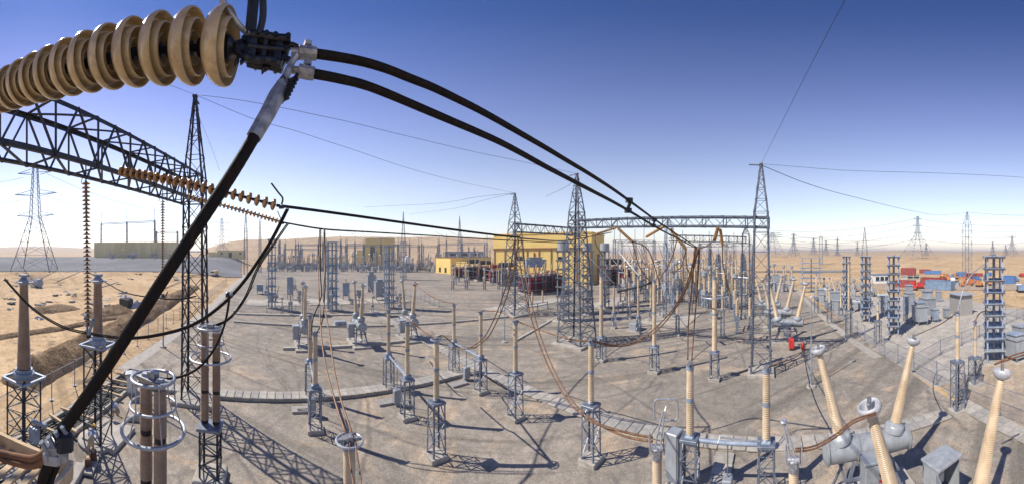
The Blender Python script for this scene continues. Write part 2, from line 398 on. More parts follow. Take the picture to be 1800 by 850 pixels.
# ------------------------------------------------------------------ ground and paved areas
def terrain():
    radii = [0] + [3 * i for i in range(1, 31)] + [95 + 9 * i for i in range(22)] + [295 + 22 * i for i in range(9)] + [490 + 14 * i for i in range(36)]
    r = radii[-1]
    while r < 4200: r *= 1.12; radii.append(r)
    N = 420; mb = MB(); vs_ = [(0, 0, 0)]
    for r in radii[1:]:
        for k in range(N):
            a = 2 * math.pi * k / N; x, y = r * math.sin(a), r * math.cos(a)
            vs_.append((x, y, height(x, y)))
    fs = [(0, 1 + (k + 1) % N, 1 + k) for k in range(N)]
    for i in range(len(radii) - 2):
        a, b = 1 + i * N, 1 + (i + 1) * N
        for k in range(N): l = (k + 1) % N; fs.append((a + k, a + l, b + l, b + k))
    mb.add(vs_, fs)
    return tag(mb.build('ground', 'sand', smooth=True, ang=180), kind='structure')
terrain()
def sheet(name, poly_uv, z, m, step=None):
    mb = MB(); pts = [uv(u, v, z) for u, v in poly_uv]
    mb.add(pts, [tuple(range(len(pts)))])
    n = Vector((0, 0, 0)); p = mb.v
    a = sum(p[i][0] * p[(i + 1) % len(p)][1] - p[(i + 1) % len(p)][0] * p[i][1] for i in range(len(p)))
    if a < 0: mb.f[0] = mb.f[0][::-1]
    return tag(mb.build(name, m), kind='structure')
# the switchyard platform: compacted gravel
sheet('yard', [(-40, -14.2), (60, -14.2), (120, -15.5), (260, -18), (430, 60), (330, 330), (120, 260), (30, 150), (-8.5, 118), (-12.6, 30), (-13.4, 13), (-14.5, -10)], .02, 'yard')
sheet('pavement', [(-13.2, 22), (-12.2, 34), (-12.0, 74), (-30, 78), (-44, 62), (-46, 30), (-30, 24)], .024, 'apron')
sheet('path', [(26, -15.0), (26, -13.5), (60, -13.0), (115, -15.2), (260, -19), (260, -22), (115, -17.4), (60, -14.6)], .034, 'concrete')
sheet('road', [(-13.6, 10), (-13.4, 21.5), (-46, 33), (-100, 48), (-100, 30), (-46, 16)], .028, 'track')
# far graded gravel platforms
def drape(name, px0, px1, d0, d1, m, lift=.12, nx=40, ny=8):
    mb = MB(); vs_ = []
    for j in range(ny + 1):
        for i in range(nx + 1):
            d = d0 + (d1 - d0) * j / ny; p = far(px0 + (px1 - px0) * i / nx, d); vs_.append((p.x, p.y, p.z + lift))
    fs = [(j * (nx + 1) + i, j * (nx + 1) + i + 1, (j + 1) * (nx + 1) + i + 1, (j + 1) * (nx + 1) + i) for j in range(ny) for i in range(nx)]
    mb.add(vs_, fs); return tag(mb.build(name, m, smooth=True, ang=180), kind='structure')
drape('gravel', -60, 425, 148, 330, 'gravel_grey', .25)
drape('road', 1345, 1490, 175, 190, 'gravel_grey', .15)
drape('road', 1452, 1800, 96, 122, 'track', .1)

# ------------------------------------------------------------------ cable trenches with concrete lids
def trench(a, b, w, h, lids, label, m='concrete'):
    d = (b - a); L = d.length; d.normalize(); ang = math.atan2(d.y, d.x); k = min(98, int(L / lids))
    t = thing('cable_trench', label, 'cable trench', a, ang)
    MB().box((L / 2, 0, h / 2 - .02), (L, w, h - .04)).build('wall', m, t)
    protos = [MB().bbox((0, 0, 0), (L / k - .05, w + .1, .075), 0, .012).build('lid', m_, t) for m_ in (m, 'concrete', 'concrete_mid')]
    for i in range(k):
        o = protos[i] if i < 3 else R.choice(protos).copy()
        if i >= 3: C.objects.link(o); o.parent = t
        o.location = ((i + .5) * L / k, R.uniform(-.03, .03), h + R.uniform(-.006, .014)); o.rotation_euler = (R.uniform(-.012, .012), R.uniform(-.012, .012), R.uniform(-.012, .012))
    return t
trench(uv(23.75, -10.2), uv(23.75, 16.5), 1.15, .26, .62, 'lidded trench running past the arrester and the brown post pair')
trench(uv(-11.6, 17.85), uv(58, 17.85), 1.2, .16, .8, 'longest lidded trench, sweeping below the big linked cream posts')
trench(uv(-13.3, 18.5), uv(-14.6, 2), 1.2, .16, .8, 'lidded trench along the mesh fence behind the last bushing')
trench(uv(2.3, 17.0), uv(2.3, 4), .9, .10, .9, 'short narrow lidded trench branching between the blue-armed posts')
# the two-storey stretch of open trench at the yard's edge
def open_trench():
    mb = MB(); floor = MB()
    a0, a1, v0, v1 = 9.0, 26.0, -13.5, -11.7
    def B(u0, u1, va, vb, z0, z1):
        c = uv((u0 + u1) / 2, (va + vb) / 2, (z0 + z1) / 2); mb.box(c, (abs(vb - va), abs(u1 - u0), z1 - z0), GRID)
    B(a0, a1, v0 - .22, v0, .03, .30); B(a0, a1, v1, v1 + .22, .03, .30); B(a1, a1 + .25, v0, v1, .03, .30)
    t = thing('cable_trench', 'open black cable trench with timbers across it beside the workers', 'cable trench')
    mb.build('wall', 'concrete', t)
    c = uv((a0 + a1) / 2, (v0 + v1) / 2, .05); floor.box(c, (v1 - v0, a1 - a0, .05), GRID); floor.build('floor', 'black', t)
    cab = MB()
    for k in range(9):
        vv = v0 + .2 + k * .17
        cab.tube([uv(a0 + (a1 - a0) * i / 24, vv + .06 * math.sin(i * .7 + k * 1.3), .11 + .03 * math.sin(i + k)) for i in range(25)], .04, 6)
    cab.build('cable', 'black', t)
open_trench()
beams = [(11.2, .22), (12.6, -.1), (14.0, .12), (15.1, -.2), (16.6, .05), (20.6, -.12), (21.6, .18), (22.8, .0), (24.2, -.15)]
tb = None
for i, (u_, sk) in enumerate(beams):
    p = uv(u_, -12.6, .38)
    if tb is None:
        tb = MB().box((0, 0, 0), (2.7, .16, .12)).build('timber_beam', 'timber')
        o = tb
    else: o = tb.copy(); C.objects.link(o)
    o.location = p; o.rotation_euler = (0, 0, GRID + sk)
    tag(o, 'pale timber beam laid across the open cable trench', 'beam', 'timbers across the open trench')

# spoil heap along the dug line, and smaller mounds
def mound(name, pts, w, h, label, seed=0):
    """A rough ridge of dug soil following PTS."""
    pts = catmull(pts, 10); mb = MB(); nw = 14; vs_ = []
    for i, p in enumerate(pts):
        d = (pts[min(i + 1, len(pts) - 1)] - pts[max(i - 1, 0)]).normalized(); n = Vector((-d.y, d.x, 0)); e = sstep(0, 4, i) * sstep(0, 4, len(pts) - 1 - i)
        for k in range(nw + 1):
            t = k / nw * 2 - 1
            q = p + n * (t * w * (1 + .2 * noise.noise(Vector((i * .4, seed, t)))))
            z = h * (max(0, 1 - t * t) ** .8) * e * (1 + .5 * noise.noise(Vector((q.x * .5, q.y * .5, seed))) + .35 * noise.noise(Vector((q.x * 1.7, q.y * 1.7, seed))))
            vs_.append((q.x, q.y, height(q.x, q.y) - .06 + z))
    m = len(pts); fs = [(i * (nw + 1) + k, i * (nw + 1) + k + 1, (i + 1) * (nw + 1) + k + 1, (i + 1) * (nw + 1) + k) for i in range(m - 1) for k in range(nw)]
    mb.add(vs_, fs); return tag(mb.build(name, 'spoil', smooth=True, ang=180), label, 'mound', kind='thing')
mound('spoil_heap', [uv(17, -19.5), uv(24, -20.5), uv(34, -21.5), uv(50, -23), uv(72, -25), uv(102, -28)], 2.2, 1.6, 'long brown ridge of dug soil beside the edge fence', 1)
mound('spoil_heap', [at(-40, 600), at(60, 585), at(200, 560), at(300, 540)], 1.0, .5, 'low dark dirt bank crossing the sand beyond the tall ridge', 2)
mound('spoil_heap', [far(150, 55), far(185, 57), far(215, 62)], 3.4, 1.2, 'rounded dirt mound on the sand in front of the wrecked tank', 3)
mound('spoil_heap', [far(60, 60), far(95, 62), far(130, 66)], 3.0, .8, 'flat dirt mound near the big pylon', 4)
mound('spoil_heap', [at(20, 680), at(45, 668), at(75, 655)], 1.4, .8, 'small clod heap next to the low end of the ridge', 5)

# ------------------------------------------------------------------ chain-link fences
def fence(pts, h, sp, label, mesh=True, conc=False):
    a = pts[0]; t = thing('chain_link_fence', label, 'fence', a)
    rel = [p - a for p in pts]; panel = MB(); rail = MB(); posts = []
    for i in range(len(rel) - 1):
        p, q = rel[i], rel[i + 1]; n = max(1, round((q - p).length / sp))
        for k in range(n + (1 if i == len(rel) - 2 else 0)):
            posts.append(p.lerp(q, k / n))
        up = Vector((0, 0, h)); panel.add([p + Vector((0, 0, .05)), q + Vector((0, 0, .05)), q + up, p + up], [(0, 1, 2, 3)])
        for z in ((h, .08, h * .5) if mesh else (h, h * .66, h * .33)): rail.tube([p + Vector((0, 0, z)), q + Vector((0, 0, z))], .022 if z == h else .012, 6)
    pm = MB().tube([(0, 0, -.05), (0, 0, h + .12)], .038, 6); pm.box((0, 0, .03), (.28, .28, .12))
    first = None
    for p in posts[:100]:
        if first is None: first = pm.build('post', 'steel', t); o = first
        else: o = first.copy(); C.objects.link(o); o.parent = t
        o.location = p
    rail.build('rail', 'steel', t)
    if mesh: panel.build('mesh_panel', 'mesh', t)
    return t
fence([uv(8, -14.9), uv(27, -16.4), uv(60, -16.5), uv(116, -19.5)], 2.1, 3.2, 'long chain-link fence between the sand and the yard path')
fence([uv(-15.4, 9), uv(-14.0, 19), uv(-13.2, 26), uv(-12.4, 31.5), uv(-12.0, 44), uv(-11.6, 66)], 1.9, 3.4, 'chain-link fence along the kerb past the capacitor stacks')
fence([uv(-13.2, 26), uv(-18, 29), uv(-38, 36.8), uv(-60, 45)], 1.6, 4.6, 'mesh fence running off beside the pale road')
fence([far(1560, 58), far(1640, 66), far(1740, 62), far(1800, 52), far(1850, 45)], 2.0, 5, 'wire fence around the sandy storage yard')
fence([at(418, 547), at(520, 548), at(640, 546), at(722, 541)], 1.4, 5, 'low mesh fence in front of the pale equipment pads')
fence([at(690, 512), at(740, 527), at(772, 540)], 1.7, 3.2, 'short mesh fence beside the red-capped bushing')
fence([at(1395, 505), at(1352, 490), at(1345, 482)], 2.2, 6, 'fence panels behind the tan breaker bushings')

# pads and kerbs
def slab(px, py, sx, sy, h=.14, rz=GRID, name='pavement', m='pad'):
    p = at(px, py); mb = MB().bbox((0, 0, h / 2), (sx, sy, h), 0, .02)
    o = mb.build(name, m); o.location = (p.x, p.y, .025); o.rotation_euler = (0, 0, rz); o['kind'] = 'structure'; return o

def haze():
    top = max(max(v[2] for v in [tuple(q.co) for q in bpy.data.objects['ground'].data.vertices]), 72) + 4
    lo = min(q.co.z for q in bpy.data.objects['ground'].data.vertices) - 1
    o = MB().box((0, 0, (top + lo) / 2), (10400, 10400, top - lo)).build('haze', 'sand'); o.data.materials.clear()
    m = bpy.data.materials.new('haze'); m.use_nodes = True; n = m.node_tree.nodes; n.remove(n['Principled BSDF'])
    v = n.new('ShaderNodeVolumePrincipled'); v.inputs['Color'].default_value = (.86, .88, .93, 1); v.inputs['Density'].default_value = HAZE; v.inputs['Anisotropy'].default_value = .25
    m.node_tree.links.new(v.outputs[0], n['Material Output'].inputs['Volume']); o.data.materials.append(m); o['kind'] = 'stuff'
HAZE = 0.00038
haze()

# ------------------------------------------------------------------ lattice work
def lattice_legs(corners0, corners1, nseg, parent, m, leg_w, brace_w, levels=None, names=('leg', 'bracing'), split=True, style='X', single=False, hor=True):
    """Four corner angles between two squares with cross bracing on each face."""
    b = MB(); legs = []
    cen0 = sum(corners0, Vector()) / 4; cen1 = sum(corners1, Vector()) / 4
    allm = MB()
    for k in range(4):
        mb = allm if single else MB()
        out = (corners0[k] - cen0) + Vector((0, 0, 0))
        mb.angle(corners0[k], corners1[k], leg_w, out); legs.append(mb)
    lv = levels or [i / nseg for i in range(nseg + 1)]
    for k in range(4):
        l = (k + 1) % 4
        for i in range(len(lv) - 1):
            a0, a1 = corners0[k].lerp(corners1[k], lv[i]), corners0[k].lerp(corners1[k], lv[i + 1])
            b0, b1 = corners0[l].lerp(corners1[l], lv[i]), corners0[l].lerp(corners1[l], lv[i + 1])
            if style == 'X': b.bar(a0, b1, brace_w, brace_w * .5); b.bar(b0, a1, brace_w, brace_w * .5)
            elif (i + k) % 2: b.bar(a0, b1, brace_w, brace_w * .5)
            else: b.bar(b0, a1, brace_w, brace_w * .5)
            if hor: b.bar(a1, b1, brace_w, brace_w * .5)
    if single:
        allm.v += []; o = len(allm.v); allm.v += b.v; allm.f += [tuple(i + o for i in f) for f in b.f]; allm.mi += b.mi
        return allm
    for mb in legs: mb.build(names[0], m, parent)
    b.build(names[1], m, parent)
def sq(w, z, c=(0, 0)): 
    h = w / 2; return [Vector((c[0] - h, c[1] - h, z)), Vector((c[0] + h, c[1] - h, z)), Vector((c[0] + h, c[1] + h, z)), Vector((c[0] - h, c[1] + h, z))]
def tower(loc, w0, w1, h, spire, label, m='steel', rz=GRID, nseg=7, lw=.13, bw=.075, pad=True, sp_w=.25, style='Z', legs=True, pads=.7):
    t = thing('lattice_tower', label, 'tower', loc, rz)
    lattice_legs(sq(w0, .25), sq(w1, h), nseg, t, m, lw, bw, style=style)
    if spire:
        s = lattice_legs(sq(w1, h), sq(sp_w, h + spire), 5, None, m, lw * .85, bw * .8, single=True, levels=[0, .27, .5, .7, .86, 1], style='Z')
        s.box((0, 0, h + spire + .08), (sp_w + .1, sp_w + .1, .16)); s.bar((0, 0, h + spire), (.0, sp_w + .9, h + spire + .05), .1)
        s.build('spire', m, t)
    if pad:
        MB().bbox((0, 0, .14), (w0 + pads, w0 + pads * .75, .28), 0, .04).build('footing', 'concrete', t)
    return t
def truss_beam(p, q, w, h, label, m='steel', n=9, cw=.13, bw=.075):
    """A box truss between the points P and Q (middle of the beam)."""
    t = thing('truss_beam', label, 'beam', p); d = q - p; L = d.length; d.normalize(); s = Vector((-d.y, d.x, 0)).normalized(); up = Vector((0, 0, 1))
    cor = [s * (i * w / 2) + up * (j * h / 2) for i, j in ((-1, -1), (1, -1), (1, 1), (-1, 1))]
    for c in cor: MB().angle(c, c + d * L, cw, c).build('chord', m, t)
    b = MB()
    for f in range(4):
        a, c = cor[f], cor[(f + 1) % 4]
        for i in range(n):
            x0, x1, xm = d * (L * i / n), d * (L * (i + 1) / n), d * (L * (i + .5) / n)
            if f % 2: b.bar(a + x0, c + xm, bw, bw * .5); b.bar(c + xm, a + x1, bw, bw * .5); b.bar(c + x0, a + x0, bw * .8)
            else: b.bar(a + x0, c + x1, bw, bw * .5); b.bar(a + x0, c + x0, bw, bw * .5)
    b.build('bracing', m, t); return t

# left gantry: tower, its beam over the yard edge
tw1 = at(343, 702)
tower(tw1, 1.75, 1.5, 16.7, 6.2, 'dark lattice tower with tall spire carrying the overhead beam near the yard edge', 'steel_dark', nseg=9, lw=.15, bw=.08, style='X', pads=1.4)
bA = Vector((tw1.x, tw1.y, 15.7)) + U * -.9
bB = uv(-3, -9.4, 15.25)
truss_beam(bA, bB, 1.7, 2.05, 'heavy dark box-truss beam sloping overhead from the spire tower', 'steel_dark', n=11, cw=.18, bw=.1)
# right gantry and the row behind it
tw2, tw3, tw4 = at(1338, 655), at(1014, 603), at(905, 552)
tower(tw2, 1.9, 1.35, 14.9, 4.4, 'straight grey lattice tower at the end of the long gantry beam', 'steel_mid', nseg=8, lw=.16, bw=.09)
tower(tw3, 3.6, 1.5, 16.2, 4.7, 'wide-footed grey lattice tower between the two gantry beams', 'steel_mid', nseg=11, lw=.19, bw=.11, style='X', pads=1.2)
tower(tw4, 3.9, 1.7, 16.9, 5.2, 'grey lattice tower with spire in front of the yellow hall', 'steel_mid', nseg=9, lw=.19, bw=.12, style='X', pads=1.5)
z = 14.0
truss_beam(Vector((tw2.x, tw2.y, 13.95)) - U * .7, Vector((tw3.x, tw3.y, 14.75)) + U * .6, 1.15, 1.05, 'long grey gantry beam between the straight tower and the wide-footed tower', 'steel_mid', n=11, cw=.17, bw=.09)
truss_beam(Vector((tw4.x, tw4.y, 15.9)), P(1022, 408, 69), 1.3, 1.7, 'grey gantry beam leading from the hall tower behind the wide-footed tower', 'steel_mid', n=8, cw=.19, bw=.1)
tw5, tw6 = at(1311, 556), at(1176, 556)
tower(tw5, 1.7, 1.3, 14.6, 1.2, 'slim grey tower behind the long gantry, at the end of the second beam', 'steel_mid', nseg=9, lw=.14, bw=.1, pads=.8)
tower(tw6, 1.8, 1.3, 15.6, 1.4, 'blue-grey tower seen under the middle of the long gantry beam', 'steel_blue', nseg=9, lw=.14, bw=.1, pads=.8)
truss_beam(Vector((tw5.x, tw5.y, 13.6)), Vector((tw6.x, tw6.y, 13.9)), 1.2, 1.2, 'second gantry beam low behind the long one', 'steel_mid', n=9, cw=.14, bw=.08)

# ------------------------------------------------------------------ post insulators on lattice pedestals
PROTO = {}
def sheds(r, z0, z1, pitch, taper=1.0, depth=.2):
    n = max(2, int((z1 - z0) / pitch)); pr = []
    for i in range(n):
        z = z0 + (z1 - z0) * i / n; k = 1 + (taper - 1) * i / n; p = (z1 - z0) / n
        pr += [(r * k * (1 - depth), z), (r * k, z + p * .25), (r * k * .98, z + p * .38), (r * k * (1 - depth), z + p * .62)]
    pr.append((r * taper * (1 - depth), z1)); return pr
def post(loc, lat, top, label, r=.17, ring=0.0, w=.72, mi='porcelain', ms='steel', rz=GRID, cat='post insulator', group=None, joint=True, plain=False, arm=None, pitch=.11, halo=0.0):
    """A porcelain column in two pieces on a lattice stool; TOP is the height of its cap."""
    key = (round(lat, 1), round(top, 1), r, ring, w, mi, ms, joint, plain, halo)
    if key in PROTO:
        return copy_tree(PROTO[key], loc, rz, label, group=group)
    t = thing('post_insulator', label, cat, loc, rz, group); PROTO[key] = t
    lat, top = round(lat, 1), round(top, 1)
    MB().bbox((0, 0, .13), (w + .28, w + .28, .3), 0, .03).build('footing', 'concrete', t)
    s = lattice_legs(sq(w * 1.08, .25), sq(w, lat - .12), 3 if lat < 3.2 else 5, None, ms, .085, .05, single=True, style='Z')
    p = s.build('pedestal', ms, t)
    cap = MB().bbox((0, 0, lat - .06), (w + .08, w + .08, .13), 0, .02); cap.lathe([(r * 1.25, 0), (r * 1.25, .09), (r * .9, .16)], 14, (0, 0, lat)); cap.build('top_plate', ms, p)
    zs = [lat + .15, top - .1] if not joint else [lat + .15, (lat + top) / 2 + .05, top - .1]
    for i in range(len(zs) - 1):
        a, b = zs[i] + (.09 if i else 0), zs[i + 1] - .09
        o = MB().lathe(sheds(r * (.95 if i else 1.0), a, b, pitch, .97, .11), 14).build('insulator', mi, t, True, 50)
        MB().lathe([(r * .8, b), (r * .98, b + .01), (r * .98, b + .17), (r * .7, b + .18)], 14).build('flange', 'steel_blue', o, True, 40)
    c = MB().lathe([(r * .7, top - .12), (r * .85, top - .1), (r * .85, top), (.05, top + .04)], 12); c.bar((-.3, 0, top + .06), (.3, 0, top + .06), .09, .06); c.box((0, 0, top + .08), (.16, .2, .14)); c.build('cap', 'alu_dirty', t)
    if ring:
        g = MB().torus((0, 0, top + .02), ring, .035, 26, 7)
        for a in (0, 2.1, 4.2): g.bar((0, 0, top - .03), (ring * math.cos(a), ring * math.sin(a), top + .02), .03)
        g.build('corona_ring', 'alu', t, True)
    if halo:
        g = MB().torus((0, 0, top - halo), 1.15, .06, 30, 7)
        for a in (.4, 2.5, 4.6): g.bar((0, 0, top - halo), (1.15 * math.cos(a), 1.15 * math.sin(a), top - halo), .04)
        g.build('corona_ring', 'alu', t, True)
    return t
def post_px(px, base_y, lat_y, top_y, label, **k):
    p = at(px, base_y); d = dist(p)
    return post(p, zat(lat_y, d), zat(top_y, d), label, **k)
near_posts = [
    (545, 696, 634, 556, 'rear brown post insulator of the pair beside the hanging cable bundle', dict()),
    (554, 757, 680, 586, 'front brown post insulator of the pair beside the hanging cable bundle', dict()),
    (683, 683, 627, 546, 'rear post of the disconnector whose drive box stands on the trench lid', dict()),
    (716, 735, 664, 568, 'front post of the disconnector whose drive box stands on the trench lid', dict()),
    (767, 805, 705, 598, 'lone ringed post insulator casting a long shadow over open ground', dict(ring=.3)),
    (798, 655, 606, 536, 'rear post of the disconnector at the trench crossing', dict()),
    (845, 690, 630, 549, 'front post of the disconnector at the trench crossing', dict()),
    (906, 736, 655, 566, 'cream post insulator standing alone just before the lidded trench', dict()),
    (1039, 812, 710, 600, 'tall cream post insulator close before the trench under the drooping brown cable', dict()),
    (1057, 634, 592, 482, 'extra tall cream post beside the foot of the wide-footed tower', dict(r=.22)),
    (1150, 655, 607, 492, 'white-cream post below the lowest sweep of the drooping cable', dict(r=.2)),
    (1256, 668, 617, 488, 'thick cream post circled by a large metal hoop', dict(r=.24, halo=1.7)),
    (1683, 724, 633, 550, 'cream post at the kerb corner inside the fence, cable clamped on top', dict()),
    (1714, 677, 626, 566, 'shorter cream post behind the kerb corner post, with looped cable', dict(w=.8)),
    (1435, 552, 522, 482, 'slim post by the fence in line with the double capacitor rack', dict()),
    (1458, 570, 532, 488, 'slim tan post in the fence row just beyond the thin lamp pole', dict()),
    (1492, 597, 545, 462, 'tan post on a boxy pedestal at the kerb of the fence row', dict()),
    (1543, 606, 562, 532, 'stubby tan post in the fence beside the tray stacks', dict()),
    (1478, 556, 540, 500, 'thin post behind the fence between two tray stacks', dict()),
    (1270, 592, 545, 500, 'short tan post on twin pipe legs near the hooped post', dict(w=.5)),
    (1079, 577, 548, 502, 'tan post next to the tower foot with a white diagonal rod on top', dict(w=.5)),
    (1106, 560, 536, 494, 'tan post behind the first diagonal-rod post', dict(w=.5)),
    (1122, 586, 555, 488, 'tan post above the coiled gear on the ground', dict(w=.5)),
    (1144, 566, 540, 500, 'tan post with blue clamp between coil gear and hooped post', dict(w=.5)),
    (1178, 536, 515, 474, 'tan post standing beneath the second gantry beam', dict(w=.5)),
    (1191, 590, 555, 508, 'short post on thin twin legs just before the long dropper', dict(w=.45, r=.14)),
    (1214, 552, 527, 495, 'post with hoop pedestal half hidden by the long droppers', dict(w=.6, r=.15)),
]
for px, by, ly, ty, lab, kw in near_posts: post_px(px, by, ly, ty, lab, **kw)
# the two big foreground posts of the right disconnector, the post below the long droppers and others with feet below the picture
def post_d(px, d, lat, top, label, **k):
    a = (px - CX) / F
    return post(Vector((d * math.sin(a), d * math.cos(a), 0)), lat, top, label, **k)
post_d(1213, 14.05, 2.75, 6.05, 'big cream post of the blue-armed disconnector, the one under the long droppers', r=.185, pitch=.09)
post_d(1347, 13.65, 2.75, 6.0, 'big cream post of the blue-armed disconnector, the one tied to the red box by cable', r=.185, pitch=.09)
post_d(614, 8.0, 2.4, 6.25, 'thick brown ringed post at the bottom edge where the cable bundle lands', r=.17, ring=.34, pitch=.06)

# arms, drive rods and drive boxes of the disconnectors
def drive(pa, pb, z, label, boxp, slabp, big=False):
    """A square tube joining two pedestal tops with a rod down to a drive box."""
    a, b = Vector((pa.x, pa.y, z)), Vector((pb.x, pb.y, z)); mid = a.lerp(b, .5)
    t = thing('disconnector_linkage', label, 'switch linkage', mid); r0 = a - mid; r1 = b - mid
    w = .17 if not big else .2
    MB().tube([r0, r1], w * .5, 10).build('cross_tube', 'steel_blue', t, True, 50)
    e = MB(); d = (r1 - r0).normalized(); n = Vector((-d.y, d.x, 0))
    e.bar(r0 * .2 + Vector((0, 0, .16)) + n * .1, r1 * .85 + Vector((0, 0, .14)), .06, .05); e.bar(r0 * .25 - n * .12, r0 * .2 + Vector((0, 0, .22)) + n * .16, .05)
    e.build('link_rod', 'alu', t)
    for q in (r0, r1): MB().bbox(q + Vector((0, 0, .02)), (.5, .42, .42), GRID, .05).build('gear_housing', 'steel_blue', t)
    bx = boxp - mid
    MB().tube([Vector((bx.x, bx.y, .05 * (r0.z) - .05)), Vector((bx.x, bx.y, 1.15 - z))], .03, 8).build('drive_rod', 'steel', t)
    k = MB().bbox((bx.x, bx.y, .7 - z), (.55, .42, .95), GRID, .04); k.box((bx.x, bx.y, .12 - z), (.3, .3, .3), GRID)
    k.build('drive_box', 'grey_box', t)
    if slabp is not None:
        s = MB().bbox((slabp.x - mid.x, slabp.y - mid.y, .1 - z), (1.5, .85, .16), GRID, .02); s.build('standing_slab', 'concrete_dark', t)
    return t
drive(at(683, 683), at(716, 735), 2.75, 'linkage arm between the two posts standing over the trench lid', at(698, 712), at(681, 708))
drive(at(798, 655), at(845, 690), 2.8, 'linkage arm between the two posts at the trench crossing', at(820, 668), at(806, 676))
drive(at(545, 696), at(554, 757), 2.72, 'linkage arm between the brown pair beside the cable bundle', at(548, 728), at(532, 722))
a13, a47 = (1213 - CX) / F, (1347 - CX) / F
drive(Vector((14.05 * math.sin(a13), 14.05 * math.cos(a13), 0)), Vector((13.65 * math.sin(a47), 13.65 * math.cos(a47), 0)), 2.68, 'long blue-grey linkage arm between the two big cream posts', Vector((13.75 * math.sin((1279 - CX) / F), 13.75 * math.cos((1279 - CX) / F), 0)), None, True)

# ------------------------------------------------------------------ big brown columns at the yard edge
def edge_column(loc, lat, top, label, w, rb, rt, rz=GRID, box=True):
    t = thing('instrument_column', label, 'column', loc, rz)
    MB().lathe([(w * .95, 0), (w * .95, .16), (w * .85, .2)], 26).build('footing', 'concrete', t, True, 40)
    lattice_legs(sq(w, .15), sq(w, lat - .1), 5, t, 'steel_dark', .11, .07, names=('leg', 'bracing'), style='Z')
    p = MB()
    for k in range(4):
        c = sq(w + .3, lat - .02)
        p.bar(c[k], c[(k + 1) % 4], .14, .12)
    p.build('top_frame', 'steel_blue', t)
    g = MB().lathe([(rb * 1.5, lat), (rb * 1.5, lat + .3), (rb * 1.2, lat + .36), (rb * 1.2, lat + .5)], 22); g.build('base_tank', 'steel_blue', t, True, 40)
    MB().lathe(sheds(rb, lat + .5, top - .25, .09, rt / rb, .14), 20).build('insulator', 'porcelain_brown', t, True, 50)
    c = MB().lathe([(rt * 1.0, top - .25), (rt * 1.15, top - .2), (rt * 1.15, top), (rt * .5, top + .18)], 18); c.box((0, 0, top + .25), (.5, .3, .12)); c.build('cap', 'steel_blue', t, True, 40)
    MB().torus((0, 0, top - .1), rt * 1.9, .04, 28, 7).build('corona_ring', 'alu', t, True)
    if not box: return t
    m = MB().bbox((w * .8, -w * .2, lat * .4), (.5, .35, .7), 0, .03); m.tube([(w * .5, 0, lat * .5), (w * 1.25, 0, lat * .53)], .11, 8); m.build('terminal_box', 'steel_blue', t)
    return t
p = at(42, 800); p2 = at(172, 775)
edge_column(p, zat(662, dist(p)), zat(492, dist(p)), 'tall brown tapered column on an open square frame at the picture edge', 1.35, .40, .26)
edge_column(p2, zat(604, dist(p2)), zat(490, dist(p2)), 'brown column on a square frame behind the hanging insulator chain', 1.25, .33, .27, box=False)

# ------------------------------------------------------------------ twin-column ringed arresters
def arrester(loc, base, top, label, r=.21, rot=GRID, low=1.0):
    t = thing('surge_arrester', label, 'arrester', loc, rot)
    MB().bbox((0, 0, .16), (1.5, 1.5, .34), 0, .05).build('footing', 'concrete', t)
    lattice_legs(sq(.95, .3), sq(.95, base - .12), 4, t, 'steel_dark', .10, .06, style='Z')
    MB().bbox((0, 0, base - .06), (1.15, 1.15, .14), 0, .02).build('top_plate', 'steel', t)
    n = 3; sp = .29
    for s in (-1, 1):
        for i in range(n):
            a = base + .22 + (top - base - .3) * i / n; b = base + .22 + (top - base - .3) * (i + 1) / n - .16
            o = MB().lathe(sheds(r, a, b, .075, 1.0, .13), 18, (s * sp, 0, 0)).build('insulator', 'porcelain_brown', t, True, 50)
            MB().lathe([(r * .8, a - .16), (r * .9, a - .15), (r * .9, a), (r * .8, a + .01)], 16, (s * sp, 0, 0)).build('flange', 'black_iron', o, True, 40)
    c = MB()
    c.box((0, 0, top - .02), (1.0, .42, .08))
    for s in (-1, 1): c.lathe([(r * .9, top - .15), (r * .9, top - .05), (r * .6, top + .1)], 14, (s * sp, 0, 0))
    c.box((0, 0, top + .1), (.3, .2, .2)); c.build('cap', 'alu_dirty', t)
    for dz, rad, rr in ((.02, .62, .05), (-.75, .66, .04), (-1.45, 1.0 * low, .055)):
        g = MB().torus((0, 0, top + dz), rad, rr, 36, 8)
        g.build('corona_ring', 'alu', t, True)
    for a in (.5, 1.6, 2.64, 3.64, 4.7, 5.78):
        g = MB(); g.bar((.62 * math.cos(a), .62 * math.sin(a), top), (.66 * math.cos(a), .66 * math.sin(a), top - .75), .028); g.bar((.66 * math.cos(a), .66 * math.sin(a), top - .75), (1.0 * low * math.cos(a), 1.0 * low * math.sin(a), top - 1.45), .028); g.build('ring_strut', 'alu', t)
    return t
arrester(at(370, 842), zat(745, dist(at(370, 842))), zat(576, dist(at(370, 842))), 'twin-column ringed arrester standing in full view beside the dark tower', r=.21)
a = (269 - CX) / F
arrester(Vector((8.9 * math.sin(a), 8.9 * math.cos(a), 0)), 2.8, 7.45, 'big twin-column ringed arrester in front, its foot out of view', r=.19, low=.9, rot=.35)

